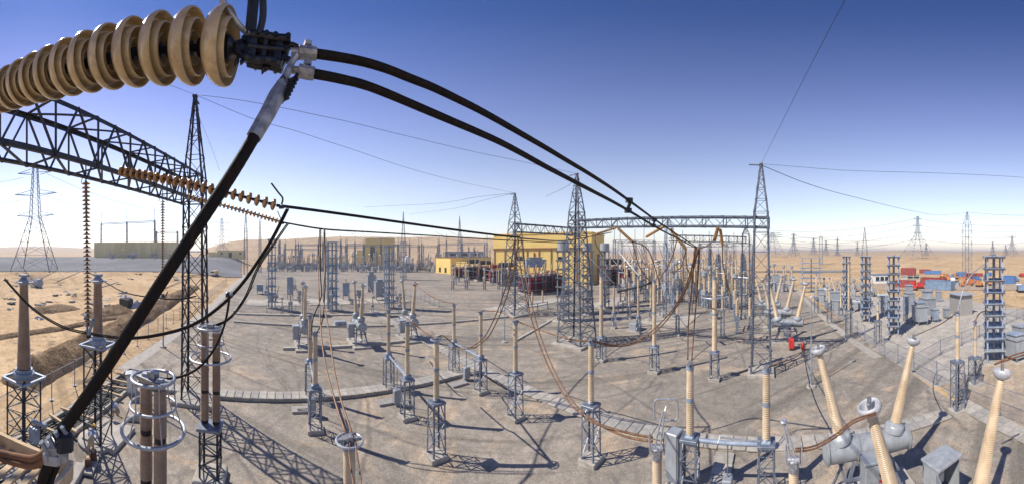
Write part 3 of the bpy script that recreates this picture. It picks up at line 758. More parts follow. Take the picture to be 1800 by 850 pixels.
# ------------------------------------------------------------------ dead-tank breakers
BRK = {}
def bushing(parent, base, top, r0, r1, pitch=.1, detail=True, mi='porcelain'):
    base, top = Vector(base), Vector(top); d = top - base; L = d.length
    def sh(a, b): return [(r0 + (r1 - r0) * (z - a) / (b - a) if False else r, z) for r, z in sheds(r0, a, b, pitch, r1 / r0, .15)]
    o = MB().lathe(sh(.0, L - .2), 18, base, d).build('bushing', mi, parent, True, 50)
    MB().lathe([(r0 * 1.5, -.42), (r0 * 1.72, -.36), (r0 * 1.72, -.12), (r0 * 1.55, -.04), (r0 * 1.2, 0), (r0 * 1.05, .05)], 22, base, d).build('collar', 'grey_tank', o, True, 40)
    k = r1 * 2.1
    MB().lathe([(r1 * .9, L - .17), (k * .75, L - .13), (k * 1.02, L - .05), (k * 1.14, L + .04), (k * 1.12, L + .11), (k * 1.02, L + .155), (k * .93, L + .15), (k * .87, L + .10), (k * .82, L + .02), (k * .7, L - .05), (.02, L - .06)], 24, base, d, cap=False).build('corona_cap', 'grey_light', o, True, 60)
    MB().lathe([(r1 * .45, L - .02), (r1 * .45, L + .16), (.01, L + .2)], 10, base, d).bar(base + d * ((L + .1) / L), base + d * ((L + .1) / L) + Vector((0, 0, .25)), .12, .05).build('terminal', 'alu_dirty', o)
    return o
def breaker(loc, label, off=1.33, toff=2.25, zb=3.2, zt=6.85, tz=2.45, tr=.5, rz=GRID, pitch=.1, r0=.27, r1=.14, box=True, kind='near'):
    """Horizontal tank along the local Y axis with two splayed bushings, on a braced stand."""
    key = (kind, off, toff, tz, r0)
    if key in BRK: return copy_tree(BRK[key], loc, rz, label)
    t = thing('circuit_breaker', label, 'circuit breaker', loc, rz); BRK[key] = t
    L = off + .62
    MB().bbox((0, 0, .12), (2.2, 2 * L + .6, .26), 0, .03).build('footing', 'concrete', t)
    MB().lathe([(.05, -L - .14), (tr * .7, -L - .1), (tr, -L), (tr * 1.12, -L + .02), (tr * 1.12, -L + .1), (tr, -L + .12), (tr, -.62), (tr * 1.1, -.6), (tr * 1.1, -.5), (tr, -.48), (tr, .48), (tr * 1.1, .5), (tr * 1.1, .6), (tr, .62), (tr, L - .12), (tr * 1.12, L - .1), (tr * 1.12, L - .02), (tr, L), (tr * .7, L + .1), (.05, L + .14)], 30, (0, 0, tz), (0, 1, 0)).build('tank', 'grey_tank', t, True, 40)
    for s in (-1, 1):
        b = Vector((0, s * off, zb)); e = Vector((0, s * toff, zt)); d = (e - b).normalized()
        MB().lathe([(r0 * 1.45, 0), (r0 * 1.45, (b - d * .3 - Vector((0, s * (off - .12), tz + .1))).length)], 20, (0, s * (off - .12), tz + .1), b - Vector((0, s * (off - .12), tz + .1))).build('neck', 'grey_tank', t, True, 40)
        bushing(t, b, e, r0, r1, pitch)
        for x in (-1, 1):
            MB().angle((x * .48, s * (off * .62), tz - .3), (x * .82, s * (off + .25), .24), .13, (x, s, 0)).build('leg', 'steel', t)
    f = MB()
    for x in (-1, 1):
        f.bar((x * .62, -off * .9, tz * .62), (x * .62, off * .9, tz * .62), .1); f.bar((x * .8, -off - .2, .3), (x * .5, off * .5, tz - .4), .07, .04)
    for s in (-1, 1): f.bar((-.65, s * off * .9, tz * .6), (.65, s * off * .9, tz * .6), .1); f.bar((0, s * off, tz + .42), (.35, s * .55, tz + .5), .05)
    f.build('brace', 'steel', t)
    if box:
        c = MB().bbox((-.95, .1, tz - .75), (.75, .95, 1.55), 0, .05); c.bbox((-.95, .1, tz + .06), (.85, 1.05, .1), 0, .03); b_ = c.build('control_box', 'grey_box', t)
        p = MB(); p.box((-1.335, .1, tz - .75), (.02, .78, 1.3)); p.box((-1.36, .38, tz - .7), (.04, .05, .2)); p.build('door', 'grey_tank', b_)
        q = MB().lathe([(.1, 0), (.1, .03)], 14, (-1.35, -.12, tz - .45), (-1, 0, 0)); q.build('gauge', 'black', b_)
        q = MB().box((-1.35, -.12, tz - .72), (.02, .24, .1)); q.build('warning_plate', 'red', b_)
    pp = MB().tube([(.35, .2, tz - .5), (.5, .2, 1.2), (.5, .2, .25)], .06, 8); pp.build('conduit', 'steel_blue', t, True); return t
breaker(uv(-4.45, 13.25), 'grey dead-tank breaker with cabinet, its pale bushings spread over the lidded trench', pitch=.075)
breaker(uv(-5.05, 7.9), 'largest-looking dead-tank breaker, bushings rising from the bottom edge near the open cabinet', toff=2.35, pitch=.055)
for v_, lab in ((3.0, 'mid-yard dead-tank breaker half hidden by the hanging cable bundle'), (9.7, 'middle of the three dead-tank breakers on the long kerb'), (16.4, 'mid-yard dead-tank breaker with the red-capped bushing')):
    breaker(uv(37, v_), lab, zb=3.6, zt=7.4, tz=2.5, toff=2.1, pitch=.13, kind='mid')
breaker(uv(-2.5, 39), 'front dead-tank breaker of three beside the straight gantry tower', zt=7.3, pitch=.13, kind='mid', toff=2.3, r0=.33, r1=.17)
breaker(uv(-1.6, 46), 'second dead-tank breaker of three, seen over the front one', zt=7.3, pitch=.13, kind='mid', toff=2.3, r0=.33, r1=.17)
breaker(uv(-.2, 53.5), 'third dead-tank breaker of three, last along the fenced kerb', zt=7.3, pitch=.13, kind='mid', toff=2.3, r0=.33, r1=.17)
p = uv(39.1, 16.4, 0); 
MB_ = MB().bbox((0, 0, 0), (.45, .45, .4), 0, .06); c = MB_.build('insulator_cover', 'red'); 
pp = P(730, 499, dist(uv(34.9, 16.4))); c.location = pp; tag(c, 'red cover over the tip of a breaker bushing', 'cover')
# kerb strips tying the mid-yard breaker pads together
def strip(pa, pb, w, h, m='concrete', name='kerb'):
    d = pb - pa; mb = MB().box(((pa.x + pb.x) / 2, (pa.y + pb.y) / 2, h / 2), (d.length, w, h), math.atan2(d.y, d.x)); return tag(mb.build(name, m), kind='structure')
strip(uv(36.0, .5), uv(36.0, 20.5), .5, .3)
strip(at(415, 552), at(705, 550), .6, .28)
strip(at(412, 566), at(905, 556), .5, .26)
strip(at(412, 548), at(445, 500), .5, .26)
strip(at(905, 600), at(1000, 545), .35, .2)
strip(at(1160, 545), at(1330, 545), .35, .2)
for a_, b_ in (((-11.4, 31), (-10.5, 40)), ((-10.5, 40), (-9.5, 57)), ((-9.5, 57), (-8.6, 112))): strip(uv(*a_), uv(*b_), 1.0, .12)
for px, py, sx, sy in ((480, 532, 12, 9), (590, 530, 13, 9), (680, 528, 9, 8), (930, 535, 22, 5), (992, 562, 4.5, 4.5), (1080, 530, 16, 6), (1180, 560, 10, 8)):
    slab(px, py, sx, sy, .1)

# ------------------------------------------------------------------ big fork contacts on cream columns in the foreground
def fork(px, d, top, label, lean, halo=False):
    a = (px - CX) / F; loc = Vector((d * math.sin(a), d * math.cos(a), 0)); t = thing('switch_contact_column', label, 'switch column', loc, -a)
    lattice_legs(sq(.62, .2), sq(.55, 1.9), 3, t, 'steel', .09, .05, style='Z')
    MB().bbox((0, 0, .12), (1.1, 1.1, .24), 0, .03).build('footing', 'concrete', t)
    MB().lathe(sheds(.12, 2.0, top - .1, .05, 1, .14), 20).build('insulator', 'porcelain', t, True, 50)
    c = MB().lathe([(.1, top - .12), (.13, top - .1), (.13, top), (.06, top + .05)], 14); c.bbox((0, 0, top + .1), (.2, .24, .18), 0, .03); c.lathe([(.1, -.14), (.1, .14)], 12, (0, 0, top + .16), (1, 0, 0))
    c.build('contact_head', 'alu_dirty', t, True, 35)
    arm = MB(); tip = Vector((lean, .1, top + 1.02))
    for s in (-1, 1): arm.tube(catmull([(s * .05, 0, top + .12), (s * .06 + lean * .3, .03, top + .4), (s * .03 + lean * .8, .08, top + .85), tip + Vector((s * .02, 0, 0))], 5), .022, 8)
    arm.box((lean * .45, .04, top + .5), (.1, .05, .05)); arm.build('contact_arm', 'alu', t, True, 50)
    r = MB()
    for s in (-1, 1): r.tube(catmull([(s * .17, -.05, top + .02), (s * .2, 0, top + .28), (s * .19, .08, top + .5), (s * .17, .12, top + .3), (s * .16, .1, top + .02)], 6), .014, 7)
    r.build('arcing_loop', 'alu', t, True)
    if halo:
        g = MB(); w, h = .3, .27; cx, cz, q = lean + .06, top + 1.0, .09; pts = []
        for kx, kz, a0 in ((1, 1, 0), (-1, 1, 90), (-1, -1, 180), (1, -1, 270)):
            pts += [(cx + kx * (w - q) + q * math.cos(math.radians(a0 + e)), .22, cz + kz * (h - q) + q * math.sin(math.radians(a0 + e))) for e in (0, 30, 60, 90)]
        g.tube(pts, .022, 8, True); g.bar((cx, .22, cz + h * .3), (lean, .1, top + .95), .025); g.build('corona_loop', 'alu', t, True)
    else: MB().lathe([(.0, -.02), (.075, 0), (.085, .03), (.05, .06), (0, .05)], 16, tip, (0, -.4, 1)).build('contact_ball', 'alu', t, True)
    return t
fork(1155, 7.7, 6.05, 'cream switch column with open square loop on its contact arm', .17, True)
fork(1395, 7.4, 5.95, 'cream switch column whose contact arm ends in a small ball', -.24)
def cabinet(loc, w, d, h, label, rz=GRID, m='grey_box', legs=.0, roof=0.12, door=True, name='equipment_cabinet', cat='cabinet', hood=False, fins=0):
    t = thing(name, label, cat, loc, rz)
    body = MB().bbox((0, 0, legs + h / 2), (w, d, h), 0, .04).build('body', m, t)
    if roof: MB().prism([(-w / 2 - roof, 0), (w / 2 + roof, 0), (w / 2 + roof, .1), (0, .18), (-w / 2 - roof, .1)], -d / 2 - roof, d / 2 + roof, Matrix.Translation((0, 0, legs + h)) @ Matrix.Rotation(math.pi / 2, 4, 'X')).build('roof', 'grey_tank', t)
    if door:
        n = max(1, round(w / .9))
        for i in range(n):
            x = -w / 2 + w * (i + .5) / n
            o = MB().bbox((x, -d / 2 - .015, legs + h * .5), (w / n - .1, .04, h * .86), 0, .012).build('door', m, t)
            MB().box((x + w / n * .33, -d / 2 - .05, legs + h * .5), (.04, .05, .22)).build('handle', 'black', o)
    if legs:
        for sx in (-1, 1):
            for sy in (-1, 1): MB().box((sx * (w / 2 - .12), sy * (d / 2 - .12), legs / 2), (.12, .12, legs)).build('leg', 'steel', t)
    if hood:
        MB().bbox((0, 0, legs + h + hood * .5 + .1), (w * .62, d * .7, hood), 0, .05).build('hood', 'grey_tank', t); MB().bbox((0, 0, legs + h + hood + .16), (w * .75, d * .85, .12), 0, .03).build('cover', 'steel_blue', t)
    if fins:
        f = MB()
        for i in range(fins): f.box((w / 2 + .22, -d / 2 + d * (i + .5) / fins, legs + h * .5), (.4, .05, h * .75))
        f.build('cooling_fin', m, t)
    MB().bbox((0, 0, .06), (w + .4, d + .4, .14), 0, .02).build('plinth', 'concrete', t)
    return t
# flat-topped steel box beside the fork column, the open cabinet at the bottom edge
cabinet(P(1186, 0, 14.6).xy.to_3d(), .72, .6, 2.2, 'plain grey steel box standing behind the square-loop switch column', rz=.55, roof=0, legs=.55)
def open_cab():
    a = (1655 - CX) / F; d = 12.2; t = thing('open_cabinet', 'grey marshalling cabinet with its door hanging open at the bottom edge', 'cabinet', (d * math.sin(a), d * math.cos(a), 0), GRID - 1.32)
    w, dp, h, z0 = 1.2, .85, 1.4, 1.6; b = MB()
    b.box((0, dp / 2, z0 + h / 2), (w, .03, h)); b.box((-w / 2 + .015, 0, z0 + h / 2), (.03, dp - .04, h)); b.box((w / 2 - .015, 0, z0 + h / 2), (.03, dp - .04, h)); b.box((0, 0, z0 + .015), (w - .07, dp - .04, .03)); b.build('body', 'grey_tank', t)
    MB().bbox((0, -.02, z0 + h + .05), (w + .14, dp + .16, .1), 0, .02).build('roof', 'grey_tank', t)
    MB().box((-w / 2 - .28, -dp / 2 - .32, z0 + h / 2), (.68, .04, h - .06), 1.1).build('door', 'grey_box', t)
    i = MB().box((0, dp / 2 - .06, z0 + h / 2), (w - .15, .05, h - .2)); i.box((-.2, dp / 2 - .16, z0 + .8), (.3, .14, .4)); i.box((.22, dp / 2 - .14, z0 + .45), (.35, .1, .25)); i.box((.2, dp / 2 - .14, z0 + .95), (.3, .1, .2)); i.build('switch_panel', 'white', t)
    for sx in (-1, 1):
        for sy in (-1, 1): MB().box((sx * (w / 2 - .07), sy * (dp / 2 - .07), z0 / 2), (.1, .1, z0 - .002)).build('leg', 'steel', t)
    c = MB()
    for k in range(4): c.tube([(-.3 + .18 * k, .1, z0), (-.3 + .18 * k, .1, .1)], .03, 6)
    c.build('conduit', 'black', t)
open_cab()

# ------------------------------------------------------------------ tray stacks
STK = {}
def stack(px, base_y, top_y, w, label, tiers=8, m='steel_blue', rz=GRID, drum=False, bar=False, dpt=None):
    p = at(px, base_y); d = dist(p); h = zat(top_y, d); dpt = dpt or w * .8
    t = thing('capacitor_rack', label, 'capacitor rack', p, rz)
    MB().bbox((0, 0, .1), (w + .4, dpt + .4, .2), 0, .03).build('footing', 'concrete', t)
    for sx in (-1, 1):
        for sy in (-1, 1): MB().bar((sx * w * .38, sy * dpt * .38, .2), (sx * w * .38, sy * dpt * .38, h), .16).build('column', m, t)
    hh = h - 1.45
    for i in range(tiers):
        z = 1.3 + hh * i / (tiers - 1) if tiers > 1 else h; o = MB(); e = R.uniform(-.02, .02)
        W, D = w * (.9 + e), dpt * (1.0 + e)
        k = .34; g = R.uniform(-.03, .03)
        o.prism([(-W / 2, -.07), (-W / 2 - k, .13 + g), (-W / 2 - k + .05, .16 + g), (-W / 2 + .05, .02), (W / 2 - .05, .02), (W / 2 + k - .05, .16 - g), (W / 2 + k, .13 - g), (W / 2, -.07)], -D / 2, D / 2, Matrix.Translation((0, 0, z)) @ Matrix.Rotation(math.pi / 2, 4, 'X'))
        o.box((0, -D / 2 - .03, z + .06), (W, .05, .24)); o.box((0, D / 2 + .03, z + .06), (W, .05, .24))
        o.build('tray', m if i % 3 else 'grey_tank', t)
    MB().tube([(0, 0, .2), (0, 0, h - .2)], .15, 12).build('core', 'steel', t, True, 50)
    if drum: MB().lathe([(w * .42, h + .05), (w * .5, h + .1), (w * .5, h + w * .8), (w * .46, h + w * .84), (.05, h + w * .86)], 24).build('drum', 'grey_tank', t, True, 40)
    if bar: MB().tube([(-w * .9, 0, h + .15), (w * 1.0, 0, h + .15)], .09, 10).build('bus_tube', 'alu', t, True)
    l = MB()
    for s in (-1, 1): l.bar((s * w * .38, -dpt * .38, .3), (-s * w * .38, -dpt * .38, h * .5), .06); l.bar((w * .38, s * dpt * .38, .3), (w * .38, -s * dpt * .38, h * .5), .06)
    l.build('brace', m, t); return t
stack(1747, 634, 450, 2.5, 'tallest tray rack in front of the storage yard, pipe across its top', 9, bar=True, rz=.15)
stack(1571, 588, 450, 2.1, 'tray rack beside the red containers, dark bus bar on top', 9, bar=True, rz=.3)
stack(1522, 566, 450, 2.0, 'tray rack under the lone short pylon', 9, rz=.35)
stack(1488, 546, 450, 1.9, 'slim tray rack next to the double-width rack', 8, rz=.4)
stack(1426, 514, 453, 6.6, 'double-width tray rack at the far end of the fence', 7, rz=-.96, dpt=2.2)
stack(478, 541, 420, 1.8, 'dark blue tray rack beside the slanting cables', 9, 'pipe_blue')
stack(584, 545, 425, 2.1, 'dark blue tray rack behind the hanging cable bundle', 9, 'pipe_blue')
stack(684, 541, 432, 2.0, 'dark tray rack behind the grey cooler boxes', 9, 'steel_blue')
stack(709, 491, 425, 2.6, 'distant thin rack next to the white dome tank', 8, 'steel_blue')
stack(990, 564, 441, 1.95, 'tray rack with grey drum on top, before the dark transformer', 8, 'steel', drum=True)
stack(1033, 552, 441, 1.8, 'drum-topped tray rack hidden behind the wide-footed tower', 8, 'steel', drum=True)
stack(1063, 541, 441, 1.9, 'drum-topped tray rack between the hall and the white diagonal rods', 8, 'steel', drum=True)

# ------------------------------------------------------------------ cabinets and tank units
def cab_px(px, base_y, wpx, top_y, label, **k):
    p = at(px, base_y); d = dist(p); return cabinet(p, wpx * d / F, wpx * d / F * k.pop('dr', .75), zat(top_y, d) - k.get('legs', 0) - (k.get('hood') or 0), label, **k)
cab_px(1630, 552, 26, 512, 'grey hooded cabinet tallest among the boxes behind the fence', hood=1.2, fins=5)
cab_px(1617, 570, 26, 532, 'dark-footed grey box unit with flat hood in the fenced compound', hood=.5, legs=.7)
cab_px(1643, 566, 13, 543, 'pale blue box on legs beside the hooded box unit', m='steel_blue', legs=.5)
cab_px(1598, 548, 18, 502, 'tall grey hooded cabinet just behind the tray rack by the containers', hood=1.3)
cab_px(1592, 566, 13, 520, 'light blue panel box fixed beside the tray rack', m='steel_blue', legs=1.4, dr=.4)
cab_px(1552, 556, 12, 521, 'pale blue box between two tray racks', m='steel_blue', legs=1.2, dr=.4)
cab_px(1689, 552, 34, 516, 'dark shelter with a wide flat overhanging roof', roof=.5, m='concrete_dark')
cab_px(1664, 560, 12, 542, 'small grey motor box touching the flat-roofed shelter', legs=.4)
cab_px(1784, 632, 36, 588, 'big grey ribbed unit beside the tallest tray rack', fins=6, legs=.5, hood=.3)
cab_px(1793, 600, 24, 572, 'grey box behind the ribbed unit at the picture edge', legs=.4)
cab_px(1650, 530, 10, 512, 'small cabinet by the sand road fence', legs=.3)
cab_px(652, 512, 14, 478, 'dark-topped tall grey cabinet behind the breakers', hood=.8, fins=4)
cab_px(667, 527, 17, 492, 'squat grey cooler box with legs next to the tall dark-topped cabinet', legs=.9, hood=.4)
cab_px(608, 526, 12, 497, 'blue-grey flat panel cabinet between the cable bundle and the breakers', m='steel_blue', legs=.9, dr=.35)
cab_px(510, 526, 11, 487, 'blue-grey tall flat panel cabinet between two dark blue racks', m='steel_blue', legs=1.2, dr=.4)
cab_px(457, 516, 11, 500, 'small blue-grey twin box in the far pad corner', m='pipe_blue', legs=.8)
cab_px(1364, 505, 14, 482, 'grey panel box behind the breaker bushings', legs=.3)
cab_px(1465, 532, 24, 512, 'grey box cluster between the double rack and slim rack', legs=.6, fins=4)
cab_px(1508, 545, 14, 520, 'grey box between the slim rack and the next rack', legs=.6, hood=.6)
cab_px(1440, 528, 20, 508, 'grey transformer box below the double-width rack', legs=.5, fins=5)
cab_px(598, 572, 20, 563, 'long low grey drive box behind the cable bundle', roof=0)
cab_px(1255, 560, 16, 548, 'grey gear box behind the hooped post', legs=.4, roof=0)
cab_px(1116, 580, 20, 566, 'grey coil gear lying at the foot of the tan posts', roof=0, door=False, fins=5)

# slabs lying about the open trench
def loose(px, py, sx, sy, h, rz, label, m='concrete'):
    p = at(px, py); o = MB().bbox((0, 0, h / 2), (sx, sy, h), 0, .03).build('concrete_slab', m); o.location = (p.x, p.y, .02); o.rotation_euler = (0, 0, rz); return tag(o, label, 'slab')
loose(132, 843, 1.7, .5, .32, -.55 , 'long white concrete block lying at the bottom edge')
loose(242, 738, 1.35, .5, .3, 1.05, 'white concrete block with red mark by the arrester rings')
loose(534, 724, .95, .5, .16, GRID, 'small dark slab at the foot of the brown post pair', 'concrete_dark')
t = thing('tool_skid', 'pale slab carrying brown tool boxes in front of the bending worker', 'skid', at(158, 818), -.5)
MB().bbox((0, 0, .14), (1.7, .75, .1), 0, .03).build('deck', 'concrete', t); MB().bbox((0, 0, .05), (1.4, .5, .09), 0, .02).build('runner', 'black', t)
for x, y in ((-.35, .1), (.22, -.05)):
    o = MB().bbox((x, y, .38), (.42, .32, .38), .3, .03).build('tool_box', 'rust', t); MB().box((x, y, .575), (.2, .15, .03), .3).build('lid', 'timber', o)
p = at(195, 772)
slab(192, 768, 2.2, 2.6, .26, GRID, 'pavement', 'concrete')
cabinet(at(232, 690), .8, .6, 1.5, 'tilt-topped white cabinet at the end of the open trench', rz=GRID + .4, m='white', roof=.12)

# thin poles
def pole(loc, h, label, r=.05, head='lamp', bracket=None):
    t = thing('pole', label, 'pole', loc, 0)
    MB().lathe([(.42, 0), (.38, .16), (.12, .2), (.1, .24)], 14).build('footing', 'concrete', t, True, 40)
    MB().lathe([(r * 1.5, .1), (r * 1.4, h * .4), (r, h * .42), (r * .8, h)], 10).build('mast', 'steel_blue', t, True)
    if head == 'lamp':
        MB().bbox((.2, 0, h), (.5, .22, .14), 0, .04).build('lamp_head', 'lamp', t); MB().bar((0, 0, h), (.2, 0, h + .02), .05).build('bracket', 'steel', t)
    elif head == 'switch':
        b = MB().bar((-.7, 0, h), (.7, 0, h), .14); b.tube(catmull([(.1, 0, h + .05), (.5, .1, h + .5), (1.0, .1, h + .9)], 4), .06, 8); b.tube(catmull([(.3, 0, h + .05), (.9, -.1, h + .3), (1.3, -.1, h + .8)], 4), .05, 8); b.box((-.1, 0, h + .3), (.3, .3, .5)); b.build('switch_head', 'black_iron', t)
    return t
pole(at(1426, 680), 7.5, 'single thin lamp pole on open ground before the red box')
pole(at(887, 601), 6.0, 'thin lamp pole before the grey tower by the hall')
pole(at(1372, 516), zat(484, dist(at(1372, 516))), 'thin distant pole behind the straight gantry tower')
pole(at(287, 610), zat(524, dist(at(287, 610))), 'thin pole with a black switch head beneath the smaller hanging chain', .06, 'switch')
# red things by the breaker
t = thing('fire_hose_box', 'square red fire cabinet on a stand beside the tall tower', 'fire cabinet', at(1391, 614), GRID)
MB().bbox((0, 0, .78), (1.05, .6, 1.0), 0, .04).build('body', 'red', t); MB().bbox((0, -.31, .78), (.85, .03, .82), 0, .01).build('door', 'red', t)
for s in (-1, 1): MB().box((s * .4, 0, .14), (.1, .5, .28)).build('leg', 'black', t)
t = thing('fire_extinguisher', 'slim red extinguisher cylinder next to the red fire cabinet', 'extinguisher', at(1411, 616), 0)
MB().lathe([(.16, .1), (.2, .16), (.2, .85), (.12, .98), (.06, 1.02)], 16).build('cylinder', 'red', t, True, 50); MB().lathe([(.06, 1.02), (.06, 1.12)], 8).bar((0, 0, 1.12), (.2, 0, 1.18), .05).build('valve', 'black', t); MB().lathe([(.24, 0), (.24, .1)], 14).build('base', 'concrete', t)

# ------------------------------------------------------------------ foreground: strain string, yoke, pulled conductors and the dropper
def disc_profile(r=.185, dep=.10):
    """Half-section of a cap-and-pin disc; the open ribbed side faces +axis."""
    return [(.050, -.060), (.066, -.056), (r * .45, -.054), (r * .70, -.042), (r * .86, -.022), (r * .95, .000), (r * .99, .018), (r, .030), (r, .042), (r * .985, .050), (r * .955, .052), (r * .93, .044), (r * .90, .015), (r * .84, -.006), (r * .77, -.006), (r * .745, .02),
            (r * .735, .062), (r * .70, .070), (r * .665, .064), (r * .65, .02), (r * .60, -.014), (r * .50, -.02), (r * .47, .0), (r * .455, .04), (r * .42, .048), (r * .385, .04), (r * .36, -.01), (r * .26, -.022), (.02, -.024)]
def string(a, b, n, r, label, name='strain_insulator_string', n_seg=28, mi='glaze', far_=False, flip=1, cone=False):
    """Discs threaded from A to B (B is the line end)."""
    t = thing(name, label, 'insulator string', a); d = b - a; L = d.length; d.normalize(); p = L / n
    if cone: prof = [(.04, -.05), (.06, -.045), (r * .5, -.035), (r * .97, .012), (r, .03), (r * .94, .034), (r * .55, .0), (r * .5, .03), (r * .44, .0), (.03, -.01)]
    else: prof = disc_profile(r)
    k = r / .185
    X, Y = frame(d)
    rot = Matrix((X, Y, d)).transposed().to_4x4()
    pr = None
    for i in range(n):
        if pr is None:
            o = MB().lathe(prof, n_seg).build('disc', mi, t, True, 70)
            c = MB().lathe([(.012, -.10 * p / .17), (.045 * min(k, 1.2), -.10 * p / .17), (.055 * min(k, 1.2), -.08), (.062 * min(k, 1.2), -.045)], 16); c.lathe([(.03, -.015), (.03, .03), (.016, .04), (.016, p - .08)], 12)
            c2 = c.build('cap', 'black_iron', o, True, 50); pr = (o, c2)
        else:
            o = pr[0].copy(); C.objects.link(o); o.parent = t
            c2 = pr[1].copy(); C.objects.link(c2); c2.parent = o
        o.matrix_local = Matrix.Translation(d * (p * (i + .55))) @ rot @ Matrix.Rotation(R.uniform(0, 6), 4, 'Z')
    return t
def stranded(pts, r, lobes=14, lay=.55, step=.022, depth=.10):
    """A helically stranded conductor along PTS."""
    fine = []; pts = [Vector(p_) for p_ in pts]
    for a_, b_ in zip(pts, pts[1:]):
        k = max(1, int((b_ - a_).length / step)); fine += [a_.lerp(b_, i / k) for i in range(k)]
    fine.append(pts[-1]); n = lobes * 4; mb = MB(); x = None; ph = 0; vs_ = []
    for i, p_ in enumerate(fine):
        d = (fine[min(i + 1, len(fine) - 1)] - fine[max(i - 1, 0)]).normalized()
        if x is None: x, y = frame(d)
        else: x = (x - d * x.dot(d)).normalized(); y = d.cross(x); ph += (p_ - fine[i - 1]).length / lay * 2 * math.pi
        for k in range(n):
            a_ = 2 * math.pi * k / n; rr = r * (1 - depth * (1 - abs(math.cos(lobes * .5 * (a_ - ph)))))
            vs_.append(p_ + (x * math.cos(a_) + y * math.sin(a_)) * rr)
    m = len(fine); mb.add(vs_, [(i * n + k, i * n + (k + 1) % n, (i + 1) * n + (k + 1) % n, (i + 1) * n + k) for i in range(m - 1) for k in range(n)] + [tuple(range(n - 1, -1, -1)), tuple((m - 1) * n + k for k in range(n))]); return mb
def guv(px, dd): 
    a = (px - CX) / F; return Vector((dd * math.sin(a), dd * math.cos(a), 0))
s_end = P(384, 84, 1.43); s_12 = P(0, 163, 2.6); sdir = (s_12 - s_end).normalized()
ls = (s_12 - s_end).length / 11
S0 = s_end - sdir * (ls * .45); S1 = s_end + sdir * ls * 15.55
string(S1, S0, 16, .160, 'huge tan porcelain disc string crossing the top corner close overhead', n_seg=44)
beam_pt = Vector((0, 0, 0)) + uv(4.2, -9.0, 15.4)
t = thing('anchor_link', 'steel rods tying the huge disc string back to the overhead beam', 'link', S1)
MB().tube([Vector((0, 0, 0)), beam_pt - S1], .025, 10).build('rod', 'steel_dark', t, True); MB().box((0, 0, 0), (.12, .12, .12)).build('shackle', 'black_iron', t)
# yoke hardware
Y0 = S0; Ya = P(412, 84, 1.42); Yb = P(515, 97, 1.39)
ax = (Yb - Ya).normalized(); up = Vector((0, 0, 1)); up = (up - ax * up.dot(ax)).normalized(); sd_ = ax.cross(up)
YM = Matrix((ax, up, sd_)).transposed().to_4x4(); YM.translation = Ya
t = thing('yoke_plate', 'blackened iron yoke with bolts and horns at the end of the huge disc string', 'yoke', (0, 0, 0)); t.matrix_world = YM
L = (Yb - Ya).length
MB().tube([(-.09, 0, 0), (.02, 0, 0)], .022, 12).lathe([(.05, -.03), (.05, .0), (.03, .02)], 14, (-.02, 0, 0), (1, 0, 0)).build('socket', 'black_iron', t, True, 40)
body = MB()
body.prism([(-.005, .016), (.03, .03), (.075, .058), (.085, .05), (.085, -.055), (.07, -.06), (.03, -.034), (-.005, -.016)], -.02, .02)
for pts_, w_ in ((((.07, .05), (.13, .052), (.19, .048), (.25, .055)), .034), (((.07, .0), (.15, -.002), (.23, .004)), .024), (((.07, -.05), (.12, -.056), (.18, -.052), (.235, -.06)), .034)):
    for zz in (-.022, .022): body.tube([Vector((p_.x, p_.y, zz)) for p_ in catmull([(x, y, 0) for x, y in pts_], 4)], w_ * .55, 8)
body.build('plate', 'black_iron', t, True, 60)
wb = MB()
for x, s_ in ((.09, .036), (.145, .022), (.205, .034)): wb.bbox((x, -.002, 0), (s_, .118, .058), 0, .004)
wb.bbox((.225, .03, 0), (.04, .06, .03), .3, .006); wb.bbox((.222, -.045, 0), (.04, .045, .03), -.3, .006)
wb.build('web', 'black_iron', t)
b = MB()
for x, y, r_ in ((.05, .02, .014), (.05, -.022, .014), (.105, .052, .011), (.145, .054, .011), (.185, .052, .012), (.105, -.058, .011), (.15, -.06, .011), (.2, -.06, .012), (.24, .055, .013)):
    b.lathe([(r_, -.044), (r_, -.036), (r_ * .6, -.035), (r_ * .6, .035), (r_, .036), (r_, .045)], 6, (x, y, 0), (0, 0, 1))
for x, y, q in ((.02, -.085, .045), (.045, -.075, .03), (.15, -.105, .045), (.165, -.09, .03)): b.lathe([(.003, 0), (.011, q * .45), (.008, q)], 7, (x, y, 0), (.15, 1, 0))
b.build('bolt', 'black_iron', t)
sh = MB()
sh.torus((.262, .012, 0), .036, .012, 18, 8, (0, .12, 1)); sh.bbox((.30, .03, 0), (.03, .03, .03), 0, .006); sh.bar((.22, -.03, 0), (.25, -.02, 0), .02, .04)
sh.build('shackle', 'black_iron', t, True)
# arcing horns going up from the yoke: a curved strap and a flat bar
h1 = MB(); pts = catmull([P(440, 62, 1.40), P(424, 48, 1.38), P(404, 22, 1.35), P(388, -6, 1.33), P(374, -40, 1.32)], 6); h1.tube(pts, .013, 8)
o = h1.build('arcing_horn', 'alu_dirty', None, True); o.parent = t; o.matrix_parent_inverse = YM.inverted()
h2 = MB(); h2.bar(P(440, 62, 1.40), P(451, -60, 1.36), .055, .012); h2.tube(catmull([P(455, 60, 1.37), P(462, 30, 1.36), P(462, -10, 1.35), P(461, -50, 1.35)], 5), .016, 8)
o = h2.build('strap', 'steel_dark', None, True, 40); o.parent = t; o.matrix_parent_inverse = YM.inverted()

